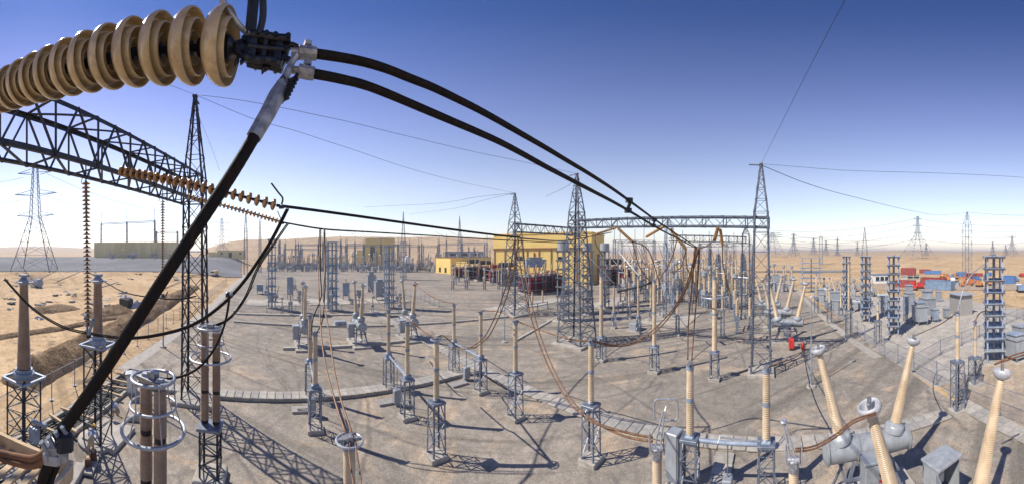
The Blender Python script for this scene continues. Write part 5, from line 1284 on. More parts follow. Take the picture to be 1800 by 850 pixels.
# storage yard: containers and machines
def container(px, d, L, h, rz, label, m):
    p_ = far(px, d); t = thing('shipping_container', label, 'container', p_, rz); b = MB(); n = int(L / .3)
    for s in (-1, 1):
        for i in range(n): b.box((-L / 2 + L * (i + .5) / n, s * (1.2 - (.03 if i % 2 else 0)), h / 2 + .15), (L / n, .06, h - .2))
    b.box((0, 0, h / 2 + .15), (L - .1, 2.3, h - .1)); b.build('body', m, t)
    for s in (-1, 1): MB().box((s * (L / 2 + .02), .0, h / 2 + .15), (.08, 2.4, h)).build('door_end', m, t)
    f = MB()
    for s in (-1, 1):
        for y in (-1, 1): f.box((s * L / 2, y * 1.2, h / 2 + .15), (.16, .16, h + .1))
    for y in (-1, 1): f.box((0, y * 1.22, h + .18), (L, .12, .14)); f.box((0, y * 1.22, .15), (L, .12, .2))
    f.build('frame', m, t); return t
tilt = lambda px: -(px - CX) / F
container(1597, 150, 7.2, 4.0, tilt(1597), 'tall red container block at the back of the storage yard', 'red_rust')
container(1641, 110, 9.0, 2.7, tilt(1641) - .45, 'long maroon container behind the grey-blue one', 'red_rust')
container(1652, 98, 9.4, 2.7, tilt(1652) - .55, 'long grey-blue container facing the compound', 'container_blue')
container(1592, 105, 6.5, 2.2, tilt(1592) - .3, 'low red container half hidden by the tray rack', 'red_rust')
container(1712, 140, 8.0, 2.2, tilt(1712), 'flat red container in the second row past the orange machines', 'red_rust')
container(1640, 165, 9.0, 1.6, tilt(1640), 'bright blue low stack behind the maroon container', 'blue')
container(1626, 172, 6.0, 1.8, tilt(1626) + .1, 'small dark red container beside the bright blue stack', 'red_rust')
container(1690, 150, 5.0, 2.0, tilt(1690), 'short blue container near the lattice mast', 'blue')
container(1774, 118, 4.4, 2.8, tilt(1774) - .3, 'deep blue container just past the tallest tray rack', 'blue')
block(far(1583, 124), far(1617, 124), 4, 2.3, 'long pale site office with two windows among the containers', 'concrete', wins=((.5, 2.2, 2, 1.2), (.82, 2.2, 2, 1.2)))
block(far(1537, 118), far(1564, 120), 5, 3.2, 'white and blue site cabin behind the tray rack with the bus bar', 'white', wins=((.2, 1.9, 1.4, 1.4), (.5, 1.9, 1.4, 1.4), (.8, 1.9, 1.4, 1.4)), trim='container_blue')
cabinet(far(1675, 112), 1.6, 1.2, 2.7, 'upright white cabin box by the orange machines', rz=tilt(1675), m='white', legs=.2)
def excavator(px, d, label, m, rz):
    t = thing('excavator', label, 'digger', far(px, d), rz); t.scale = (.72,) * 3; MB().bbox((0, 0, 1.6), (2.6, 2.2, 1.2), 0, .12).build('body', m, t); c = MB().bbox((.7, .5, 2.6), (1.1, 1.0, 1.3), 0, .1).build('cab', m, t); MB().box((1.27, .5, 2.75), (.05, .8, .8)).build('window', 'glass', c)
    for s in (-1, 1): MB().bbox((0, s * 1.0, .5), (3.2, .55, .95), 0, .2).build('track', 'black', t)
    MB().bar((1.0, -.3, 2.0), (3.2, -.3, 3.6), .4).bar((3.2, -.3, 3.6), (4.3, -.3, 1.4), .3).build('boom', m, t); MB().bbox((4.4, -.3, .9), (.8, .9, .8), 0, .15).build('bucket', 'steel_dark', t)
for px, d, lab, m, rz in ((1607, 96, 'red digger in front of the low red container', 'red', .3), (1618, 100, 'second red digger beside the grey-blue container', 'red', 2.0), (1693, 118, 'orange digger between white cabin box and lattice mast', 'orange', .8), (1704, 122, 'orange digger partly behind the lattice mast', 'orange', 2.4),
                          (1722, 106, 'orange digger glimpsed through the tallest tray rack', 'orange', 1.2), (1738, 110, 'second orange digger glimpsed through the tallest tray rack', 'orange', .2), (1668, 128, 'orange digger behind the long maroon container', 'orange', 1.9), (1680, 138, 'distant orange digger next to the short blue container', 'orange', .5)):
    excavator(px, d, lab, m, rz)
STORES = (('drum', 'blue cable drum', 'blue'), ('crate', 'pale timber crate', 'timber'), ('drum', 'orange cable drum', 'orange'), ('crate', 'rust-brown crate', 'rust'), ('crate', 'grey crate', 'grey_box'))
BOXP = {}
for i in range(46):
    k = STORES[i % 5]; px = R.uniform(1655, 1760); d = R.uniform(104, 158); p_ = far(px, d); key = k[1]
    if key not in BOXP:
        if k[0] == 'drum': o = MB().lathe([(.9, -.6), (.9, -.5), (.5, -.48), (.5, .48), (.9, .5), (.9, .6)], 18, (0, 0, .9), (1, 0, 0)).build('cable_drum', k[2], None, True, 40)
        else: o = MB().bbox((0, 0, .55), (1.7, 1.2, 1.1), 0, .04).box((0, 0, 1.13), (1.8, 1.3, .06)).box((0, 0, .05), (1.8, 1.3, .1)).build('storage_crate', k[2])
        BOXP[key] = o
    else: o = BOXP[key].copy(); C.objects.link(o)
    o.location = p_; o.rotation_euler = (0, 0, R.uniform(0, 3)); s = R.uniform(.7, 1.5); o.scale = (s, s, s)
    tag(o, k[1] + ' among the goods scattered over the storage yard', k[0], key + 's in the storage yard')
# the wreck and scrap on the sand
t = thing('scrap_tank', 'black open tank with scrap on top, dumped on the sand', 'tank', far(222, 66), .5); b = MB()
MB().bbox((0, 0, .85), (2.6, 1.7, 1.7), 0, .05).build('body', 'black', t); b = MB()
for i in range(12): b.box((R.uniform(-1.2, 1.2), R.uniform(-.7, .7), 1.75 + R.uniform(0, .25)), (R.uniform(.2, .8), R.uniform(.2, .5), R.uniform(.15, .5)), R.uniform(0, 3))
b.lathe([(.25, 0), (.25, .9)], 10, (-.4, .2, 1.7)); b.lathe([(.3, 0), (.3, .5)], 10, (.6, .1, 1.7), (.4, 0, 1)); b.build('scrap', 'junk', t)
def crumple(loc, size, label, m, seed, name='scrap_sheet'):
    mb = MB(); n = 13; vs_ = []
    for j in range(n + 1):
        for i in range(n + 1):
            x, y = i / n - .5, j / n - .5; z = max(0, .5 - (x * x * 2 + y * y * 2)) * size[2] * (1 + .9 * noise.noise(Vector((x * 5, y * 5, seed)))) + .1 * noise.noise(Vector((x * 14, y * 14, seed)))
            vs_.append((x * size[0] + .3 * noise.noise(Vector((y * 4, x * 3, seed))), y * size[1] + .3 * noise.noise(Vector((x * 4, y * 3, seed + 4))), max(-.1, z)))
    fs = [(j * (n + 1) + i, j * (n + 1) + i + 1, (j + 1) * (n + 1) + i + 1, (j + 1) * (n + 1) + i) for j in range(n) for i in range(n)]
    mb.add(vs_, fs); o = mb.build(name, m); o.location = loc; o.rotation_euler = (0, 0, seed); return tag(o, label, 'scrap')
crumple(far(243, 65), (3.0, 1.9, 2.6), 'crumpled bright sheet metal heaped against the black tank', 'junk', 1.1)
crumple(far(257, 64), (2.2, 1.8, 2.2), 'rust-brown crumpled drum beside the bright sheet metal', 'rust', 2.3)
crumple(far(262, 69), (2.6, 1.6, 2.0), 'grey crumpled panel behind the rusty drum', 'grey_box', 3.7)
crumple(at(68, 560), (1.6, .9, .8), 'small bent sheet lying alone on the sand slope', 'junk', 4.2)
JP = []
for i in range(4):
    b = MB()
    for k in range(5 + i): b.box((R.uniform(-.8, .8), R.uniform(-.4, .4), R.uniform(.05, .3)), (R.uniform(.3, 1.2), R.uniform(.1, .4), R.uniform(.1, .35)), R.uniform(0, 3))
    JP.append(b.build('scrap_pile', ('junk', 'steel_dark', 'concrete', 'grey_box')[i]))
JPU = [False] * 4
for i in range(74):
    d = R.choice([R.uniform(62, 90), R.uniform(90, 150)]); px = R.uniform(-20, 330) if d > 80 else R.uniform(0, 300); p_ = far(px, d); k = i % 4
    if JPU[k]: o = JP[k].copy(); C.objects.link(o)
    else: o = JP[k]; JPU[k] = True
    o.location = p_; o.rotation_euler = (0, 0, R.uniform(0, 6)); s = R.uniform(.6, 1.5); o.scale = (s, s, s * R.uniform(.6, 1.2))
    tag(o, ('bright bent sheet scrap', 'dark iron scrap', 'broken concrete scrap', 'grey cabinet scrap')[k] + ' in a low pile on the sand below the pylon', 'scrap', ('bright', 'dark', 'concrete', 'grey')[k] + ' scrap piles on the sand')
t = thing('blue_tank', 'round pale blue tank on the scrap field at the pylon foot', 'tank', far(67, 100), .3); MB().lathe([(.1, -1.7), (1.3, -1.5), (1.4, 0), (1.3, 1.5), (.1, 1.7)], 18, (0, 0, 1.4), (1, 0, 0)).build('vessel', 'steel_blue', t, True, 50)
for s in (-1, 1): MB().box((s, 0, .25), (.3, 1.6, .5)).build('cradle', 'steel_dark', t)
for a, b_, lab in (((100, 500), (150, 485), 'long pale pipe lying across the scrap field'), ((170, 510), (208, 500), 'pipe length lying on the sand before the black tank'), ((280, 512), (340, 490), 'thin pipe lying beyond the spire tower on sand')):
    cable([far(a[0], H * F / (a[1] - CY)) + Vector((0, 0, .15)), far(b_[0], H * F / (b_[1] - CY)) + Vector((0, 0, .15))], .14, lab, 'concrete', 'pipe', 1, cat='pipe')

# ------------------------------------------------------------------ pylons
def pylon(px, d, top_y, base_w, label, arms=3, m='steel', waist=.55, aw=1.0, seg=8, wfac=1.0, rz=None, w1f=.26):
    p_ = far(px, d); h = zat(top_y, d) - p_.z; t = thing('transmission_pylon', label, 'pylon', p_, rz if rz is not None else -(px - CX) / F + .5)
    lw = max(.16, d * .0011) * wfac; bw = lw * .6
    wz = h * waist; w1 = base_w * w1f
    b = lattice_legs(sq(base_w, 0), sq(w1, wz), 5, None, m, lw, bw, single=True, levels=[0, .3, .54, .74, .88, 1], style='X')
    b.build('lower_frame', m, t)
    b = lattice_legs(sq(w1, wz), sq(w1 * .45, h), seg, None, m, lw * .9, bw * .9, single=True, style='X', hor=False); b.build('upper_frame', m, t)
    for i in range(arms):
        z = wz + (h - wz) * (.02 + .80 * i / max(1, arms - 1)); L = base_w * .55 * aw * (1, 1.12, .95, 1)[i % 4]
        for s in (-1, 1):
            w = w1 * (.5 - .12 * i / arms); tip = (s * L, 0, z + .12 * h * .1)
            MB().bar((s * w, -w, z), tip, bw * 1.1).bar((s * w, w, z), tip, bw * 1.1).bar((s * w, 0, z + h * .045), tip, bw).bar((s * (w + L) / 2, -w * .5, z + .4), (s * (w + L) / 2, w * .5, z + .4), bw * .8).build('cross_arm', m, t)
    return t
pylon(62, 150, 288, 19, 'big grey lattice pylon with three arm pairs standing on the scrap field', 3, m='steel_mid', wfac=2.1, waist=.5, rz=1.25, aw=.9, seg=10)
pylon(390, 420, 383, 22, 'hazy distant pylon between the dark tower and the escarpment', 4, wfac=.8, waist=.3)
pylon(1613, 330, 380, 30, 'wide-based pylon with thin top beyond the storage yard', 3, wfac=1.0, waist=.6, aw=.3, w1f=.13)
pylon(1395, 420, 410, 14, 'small distant pylon next to the gantry tower on the horizon', 3, w1f=.2, wfac=.9, aw=.6)
pylon(1430, 520, 418, 12, 'small pylon first of the close pair on the horizon', 3, wfac=.75, aw=.9)
pylon(1452, 640, 422, 12, 'tiny pale pylon behind the horizon pair', 3, wfac=.7, aw=.9)
pylon(1472, 560, 418, 12, 'tiny pylon after the pair, single pole shape', 3, wfac=.7, waist=.2)
pylon(1745, 560, 424, 10, 'tiny pylon over the tallest tray rack', 2, wfac=.7)
pylon(1779, 470, 414, 16, 'slim distant pylon close to the picture edge', 2, wfac=.75)
pylon(1768, 700, 430, 12, 'faintest little pylon next to the slim edge pylon', 2, wfac=.6)
pylon(1628, 600, 426, 9, 'thin pole pylon just beside the wide-based pylon', 1, wfac=.6)
pylon(1358, 380, 408, 24, 'pale bulky pylon peeking out behind the straight gantry tower', 3, wfac=.8, waist=.8)
pylon(1507, 600, 425, 8, 'thin pole pylon near the short pylon over the rack', 2, wfac=.6)
def mast(px, d, top_y, w0, w1, label, sp=.3, base=None, m='steel'):
    p_ = far(px, d); h = zat(top_y, d) - p_.z; lw = max(.12, d * .0013)
    t = thing('lattice_mast', label, 'mast', p_, .6); b = lattice_legs(sq(w0, 0), sq(w1, h * (1 - sp)), 10, None, m, lw, lw * .55, single=True, style='Z'); b.build('shaft', m, t)
    b = lattice_legs(sq(w1, h * (1 - sp)), sq(.3, h), 4, None, m, lw * .8, lw * .5, single=True, style='Z'); b.box((0, 0, h), (.6, .6, .2)); b.build('spire', m, t); return t
mast(1700, 125, 373, 3.0, 2.9, 'tall lattice mast standing in the middle of the storage yard', .2)
mast(1520, 150, 401, 3.4, 2.6, 'lone short mast with pointed top above a tray rack', .5)
mast(1443, 240, 415, 3.0, 2.6, 'square mast beside the small pylon pair', .02)
mast(432, 170, 372, 2.2, 1.6, 'thin lattice mast beyond the edge fence, below the smaller string', .3)
mast(457, 190, 385, 1.6, 1.3, 'thinner twin-leg mast next to the fence mast', .3)
mast(709, 205, 373, 5.0, 2.4, 'tall mast with spire rising behind the dome tank', .45)
mast(808, 260, 380, 5.0, 2.6, 'second tall mast on the distant switchyard, before the annex', .45)
# ------------------------------------------------------------------ sky wires
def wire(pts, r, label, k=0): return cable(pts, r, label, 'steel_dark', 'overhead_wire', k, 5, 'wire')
s1, s2, s3, s4 = Vector((tw1.x, tw1.y, 23.1)), Vector((tw2.x, tw2.y, 19.4)), Vector((tw3.x, tw3.y, 21.0)), Vector((tw4.x, tw4.y, 22.3))
wire([s1, P(440, 207, 22), P(520, 230, 24), P(600, 256, 27), P(720, 296, 34), P(820, 322, 45), s4], .016, 'thin shield wire dipping from the dark spire to the hall tower spire', 6)
wire([s1, P(500, 190, 21.5), P(600, 211, 22.5), P(720, 240, 25), P(840, 268, 29), P(960, 293, 34), s3], .016, 'higher shield wire from the dark spire to the wide-footed tower', 6)
wire([s1, P(300, 150, 18), P(200, 100, 14)], .012, 'wire rising from the dark spire behind the huge disc string')
wire([s1 + Vector((0, 0, -.4)), P(352, 210, 23), P(372, 260, 23), P(386, 300, 23)], .01, 'slack earthing wire hanging off the dark spire', 6)
a, b = s2, P(1485, 0, 11); wire([a, b, b + (b - a) * .6], .012, 'single wire climbing steeply from the straight tower spire out of the picture')
a = P(1800, 312, 28); wire([s2, P(1480, 299, 25), P(1640, 304, 25), a, a + (a - P(1640, 304, 25)) * .5], .014, 'nearly level wire from the straight tower spire to the picture edge', 4)
m1 = P(1700, 373, 125); wire([s2 + Vector((0, 0, -.1)), P(1420, 323, 33), P(1500, 346, 42), P(1600, 370, 62), P(1655, 378, 88), m1], .03, 'sagging wire from the straight tower spire to the storage-yard mast', 6)
wire([m1, P(1750, 377, 100), P(1810, 378, 85), P(1900, 370, 80)], .04, 'wire leaving the storage-yard mast for the picture edge', 4)
wire([s4, P(840, 346, 62), P(760, 358, 75), P(640, 364, 100)], .03, 'faint wire from the hall tower spire over the distant yard', 6)
wire([s4, P(850, 352, 70), P(800, 366, 90), P(720, 376, 120)], .03, 'second faint wire from the hall tower spire, lower', 6)
wire([s3, P(1000, 325, 45), P(960, 345, 60)], .025, 'short wire slanting back from the wide-footed tower', 4)
PW = [P(1613, 386 + 10 * i, 330) for i in range(4)]
for i in range(4):
    wire(sag(P(1613, 384 + 12 * i, 330), P(1335, 402 + 10 * i, 420), 9), .13, ('top', 'second', 'third', 'lowest')[i] + ' power line from the wide-based pylon towards the gantry tower')
    wire(sag(P(1613, 384 + 12 * i, 330), P(1860, 394 + 9 * i, 300), 5), .12, ('top', 'second', 'third', 'lowest')[i] + ' power line from the wide-based pylon to the picture edge')
    if i < 3:
        wire(sag(P(1395, 414 + 9 * i, 420), P(1560, 422 + 7 * i, 520), 4), .14, ('top', 'middle', 'bottom')[i] + ' thin line along the row of small horizon pylons')
        wire(sag(P(82, 305 + 39 * i, 149), P(300, 372 + 14 * i, 190), 4), .07, ('top', 'middle', 'bottom')[i] + ' line from the big pylon across to the tan wall')
        wire(sag(P(40, 312 + 39 * i, 149), P(-80, 322 + 34 * i, 140), 1.5), .07, ('top', 'middle', 'bottom')[i] + ' line from the big pylon leaving the picture')

# ------------------------------------------------------------------ distant switchyards
DW = zat(0, 1) * 0 + 1
def gantry(px0, px1, d0, d1, h, label, n=3, m='steel', spike=True):
    """A row of masts under one lattice beam."""
    a, b = far(px0, d0), far(px1, d1); t = thing('switchyard_gantry', label, 'gantry', a); d = b - a; lw = max(.1, d0 * .0013)
    for i in range(n):
        p_ = d * (i / (n - 1)); x = p_.x; y = p_.y
        q = lattice_legs([c + p_ for c in sq(1.7, 0)], [c + p_ for c in sq(1.2, h)], 7, None, m, lw, lw * .5, single=True, style='Z')
        if spike: q.bar(p_ + Vector((0, 0, h)), p_ + Vector((0, 0, h * 1.3)), lw)
        q.build('mast', m, t)
    bm = MB(); L = math.hypot(d.x, d.y); k = max(4, int(L / 3)); e = d / k
    for z in (h, h - 1.3):
        bm.bar(Vector((0, 0, z)), d + Vector((0, 0, z)), lw * 1.1)
    for i in range(k): bm.bar(e * i + Vector((0, 0, h)), e * (i + .5) + Vector((0, 0, h - 1.3)), lw * .6); bm.bar(e * (i + .5) + Vector((0, 0, h - 1.3)), e * (i + 1) + Vector((0, 0, h)), lw * .6)
    bm.build('beam', m, t); return t
gantry(178, 272, 285, 262, 31, 'tall pale gantry rising behind the tan precast wall', 3, 'steel')
gantry(275, 312, 262, 258, 22, 'lower gantry continuing behind the tan wall', 2, 'steel', False)
for a in ((500, 560, 270, 290, 16, 'first distant gantry beyond the dark blue rack'), (574, 640, 250, 262, 18, 'gantry across the haze beside the ochre block'), (640, 700, 232, 226, 18, 'gantry in front of the ochre block'),
          (700, 770, 215, 230, 17.5, 'gantry running past the white dome tank'), (772, 856, 260, 240, 20, 'gantry behind the low annex'), (520, 600, 350, 340, 22, 'thinnest pale gantry below the escarpment'), (610, 720, 330, 340, 22, 'far thin gantry behind the ochre block'),
          (1090, 1170, 95, 105, 15, 'gantry in the tan-post thicket past the black transformer'), (1200, 1290, 110, 118, 15, 'far gantry seen below the second gantry beam'), (1080, 1150, 150, 160, 18, 'most distant gantry past the black transformer'), (1230, 1320, 160, 170, 16, 'most distant gantry near the slim grey tower')):
    gantry(*a[:5], a[5], n=3)
FARP = {}
def far_post(kind, label, loc, rz, s, group):
    if kind in FARP: return copy_tree(FARP[kind], loc, rz, label, (s, s, s), group)
    if kind == 'tan':
        t = thing('post_insulator', label, 'post insulator', loc, rz, group); lattice_legs(sq(.9, 0), sq(.8, 3), 3, None, 'steel', .14, .09, single=True, style='Z').build('pedestal', 'steel', t)
        MB().lathe(sheds(.26, 3, 7.2, .5, .9, .18), 9).build('insulator', 'porcelain', t, True, 50); MB().lathe([(.3, 7.2), (.45, 7.3), (.3, 7.5)], 9).build('cap', 'alu', t)
    elif kind == 'switch':
        t = thing('disconnector', label, 'switch', loc, rz, group)
        for x in (-1.6, 1.6):
            lattice_legs(sq(.8, 0, (x, 0)), sq(.7, 2.8, (x, 0)), 3, None, 'steel', .14, .09, single=True, style='Z').build('pedestal', 'steel', t); MB().lathe(sheds(.22, 2.9, 6, .5, .9, .18), 9, (x, 0, 0)).build('insulator', 'porcelain', t, True, 50)
        MB().tube([(-1.9, 0, 6.1), (1.9, 0, 6.3)], .12, 8).build('contact_arm', 'alu', t); MB().tube([(-1.6, 0, 2.8), (1.6, 0, 2.8)], .1, 8).build('base_tube', 'steel', t)
    elif kind == 'ct':
        t = thing('current_transformer', label, 'transformer', loc, rz, group); lattice_legs(sq(1, 0), sq(1, 2.6), 2, None, 'steel_blue', .14, .09, single=True, style='Z').build('pedestal', 'steel_blue', t)
        MB().bbox((0, 0, 3.1), (1.2, 1.2, 1), 0, .1).build('tank', 'grey_box', t); MB().lathe(sheds(.3, 3.6, 6.2, .45, .8, .18), 9).build('insulator', 'porcelain', t, True, 50); MB().lathe([(.2, 6.2), (.6, 6.4), (.6, 7.1), (.2, 7.3)], 12).build('head', 'grey_tank', t, True, 40)
    elif kind == 'tankb':
        t = thing('circuit_breaker', label, 'circuit breaker', loc, rz, group); MB().lathe([(.1, -2.2), (.7, -2), (.7, 2), (.1, 2.2)], 14, (0, 0, 2.3), (0, 1, 0)).build('tank', 'grey_tank', t, True, 40)
        for s_ in (-1, 1):
            MB().lathe(sheds(.33, 0, 3.8, .5, .55, .18), 9, (0, s_ * 1.4, 2.8), (0, s_ * .3, 1)).build('bushing', 'porcelain', t, True, 50); MB().box((0, s_ * 1.2, .9), (.9, .25, 1.8)).build('leg', 'steel', t)
        MB().bbox((-1.1, 0, 1.5), (.8, 1.2, 1.8), 0, .05).build('control_box', 'grey_box', t)
    else:
        t = thing('kiosk', label, 'kiosk', loc, rz, group); MB().bbox((0, 0, 1.3), (2.2, 1.6, 2.4), 0, .06).build('body', 'grey_box', t); MB().bbox((0, 0, 2.6), (2.6, 2, .2), 0, .04).build('roof', 'grey_tank', t); MB().box((0, -.82, 1.2), (1.6, .05, 2)).build('door', 'steel_blue', t)
    FARP[kind] = t; return t
KN = {'tan': 'slender tan post insulator', 'switch': 'two-post disconnector', 'ct': 'grey-headed instrument transformer', 'tankb': 'small two-bushing breaker', 'kiosk': 'pale grey kiosk'}
def scatter(n, px0, px1, d0, d1, kinds, where, group, s0=.9, s1=1.25, rows=5, rz=.4):
    for i in range(n):
        k = kinds[i % len(kinds)]; row = i % rows; d = d0 + (d1 - d0) * (row + R.uniform(-.12, .12)) / max(1, rows - 1)
        far_post(k, KN[k] + ' ' + where, far(px0 + (px1 - px0) * ((i // rows + R.uniform(.1, .9)) / math.ceil(n / rows)), d), rz + R.choice((0, math.pi / 2)), R.uniform(s0, s1), KN[k] + 's ' + group)
scatter(110, 470, 632, 205, 330, ('tan', 'switch', 'ct', 'tankb', 'tan', 'ct', 'kiosk'), 'in the hazy switchyard under the escarpment', 'under the escarpment', 1.0, 1.7, 6)
scatter(66, 636, 770, 195, 300, ('tankb', 'ct', 'switch', 'tan', 'kiosk', 'tan'), 'in the switchyard around the ochre block', 'around the ochre block', 1.0, 1.6, 5)
scatter(48, 750, 862, 215, 330, ('tan', 'ct', 'tan', 'switch'), 'behind the low yellow annex', 'behind the annex', 1.2, 1.9, 4)
scatter(84, 1092, 1232, 72, 175, ('tan', 'switch', 'tan', 'ct', 'tan'), 'in the thicket past the black transformer', 'past the black transformer', .95, 1.3, 8)
scatter(54, 1220, 1322, 66, 170, ('tan', 'tan', 'switch', 'ct'), 'in the thicket behind the slim grey tower', 'behind the slim tower', .9, 1.25, 7)
scatter(12, 1340, 1400, 92, 130, ('kiosk', 'ct', 'tan'), 'along the far fence past the tan breakers', 'past the tan breakers', .8, 1.1, 3)
scatter(18, 1440, 1560, 62, 92, ('ct', 'kiosk', 'tankb'), 'in the fenced compound between the tray racks', 'between the tray racks', .55, .8, 4)
scatter(22, 455, 735, 58, 96, ('ct', 'tankb', 'kiosk', 'switch'), 'on the pale pads by the dark blue racks', 'on the pale pads', .42, .62, 4)
scatter(20, 790, 905, 98, 140, ('tan', 'ct'), 'mixed in with the dark transformers', 'by the transformers', .7, 1.0, 4)
scatter(9, 180, 305, 236, 250, ('kiosk', 'tankb', 'ct'), 'standing before the tan precast wall', 'before the precast wall', .9, 1.3, 2)
def thin_mast(px, d, h, label, group):
    t = FARP.get('mast')
    if t: return copy_tree(t, far(px, d), R.uniform(0, 3), label, (1, 1, h / 16), group)
    t = FARP['mast'] = thing('lightning_mast', label, 'mast', far(px, d), 0, group); t.scale = (1, 1, h / 16)
    lattice_legs(sq(1.3, 0), sq(.7, 13), 8, None, 'steel', .24, .13, single=True, style='Z').build('shaft', 'steel', t); MB().tube([(0, 0, 12.9), (0, 0, 16)], [.16, .06], 6).build('rod', 'steel', t)
for i in range(44):
    if i < 20: thin_mast(R.uniform(470, 640), R.uniform(210, 320), R.uniform(14, 27), 'thin lightning mast in the hazy switchyard under the escarpment', 'thin masts under the escarpment')
    elif i < 32: thin_mast(R.uniform(640, 862), R.uniform(200, 300), R.uniform(16, 26), 'thin lightning mast around the ochre block and annex', 'thin masts around the ochre block')
    else: thin_mast(R.uniform(1092, 1325), R.uniform(85, 170), R.uniform(11, 16), 'thin lightning mast in the thicket of tan posts', 'thin masts in the tan thicket')
# far hanging buses
for i in range(16):
    d = R.uniform(80, 160); x = R.uniform(1085, 1290); z = R.uniform(446, 462); p_ = P(x, 425 + R.uniform(0, 12), d); q = P(x + R.uniform(10, 30), z + 25, d * .95)
    cable(catmull([p_, p_.lerp(q, .5) - Vector((0, 0, 2.2)), q], 6), .09, 'slack brown jumper strung in the far tan-post thicket', 'cable_brown', 'cable', 0, 6, group='slack jumpers in the far thicket')
for i in range(10):
    d = R.uniform(210, 300); x = R.uniform(480, 800); a = P(x, R.uniform(398, 425), d); b = P(x + R.uniform(40, 90), R.uniform(400, 428), d * 1.1)
    cable(sag(a, b, 2.5, 10), .09, 'thin bus wire strung across the hazy switchyard', 'steel', 'cable', 0, 5, group='bus wires in the hazy switchyard')
# low equipment frames in the middle of the yard
def frame_rack(px, py, w, h, label, n=3):
    p_ = at(px, py); t = thing('support_frame', label, 'frame', p_, GRID); b = MB()
    for i in range(n):
        x = -w / 2 + w * i / (n - 1); b.bar((x, 0, 0), (x, 0, h), .16); b.box((x, 0, .06), (.5, .5, .12))
    b.build('post', 'steel', t) if False else None
    for i in range(n):
        x = -w / 2 + w * i / (n - 1); MB().bar((x, 0, 0), (x, 0, h), .16).box((x, 0, .06), (.5, .5, .12)).build('leg', 'steel', t)
    r = MB()
    for z in (h, h * .62): r.bar((-w / 2, 0, z), (w / 2, 0, z), .14)
    r.build('rail', 'steel_blue', t)
    for i in range(n - 1):
        x = -w / 2 + w * (i + .5) / (n - 1); MB().lathe(sheds(.2, h + .1, h + 2.4, .3, .9, .18), 9, (x, 0, 0)).build('insulator', 'porcelain', t, True, 50)
    return t
frame_rack(1292, 560, 3.4, 2.6, 'blue-railed support frame between the hooped post and the straight tower')
frame_rack(1296, 580, 3.2, 2.2, 'nearer blue-railed support frame by the straight tower')
frame_rack(1284, 545, 3.8, 3.0, 'rear blue-railed support frame by the slim tower')
frame_rack(1318, 600, 1.6, 3.2, 'narrow frame at the straight tower carrying a gear box', 2)
frame_rack(1160, 556, 4.2, 2.4, 'support frame between the white-cream post and the tan posts')
frame_rack(1095, 548, 4.0, 2.2, 'support frame just behind the diagonal-rod posts')
frame_rack(945, 545, 6.0, 1.4, 'low rail frame on the slab before the maroon-finned transformer')
frame_rack(1350, 575, 3.0, 2.4, 'frame tucked between the straight tower and the front breaker')

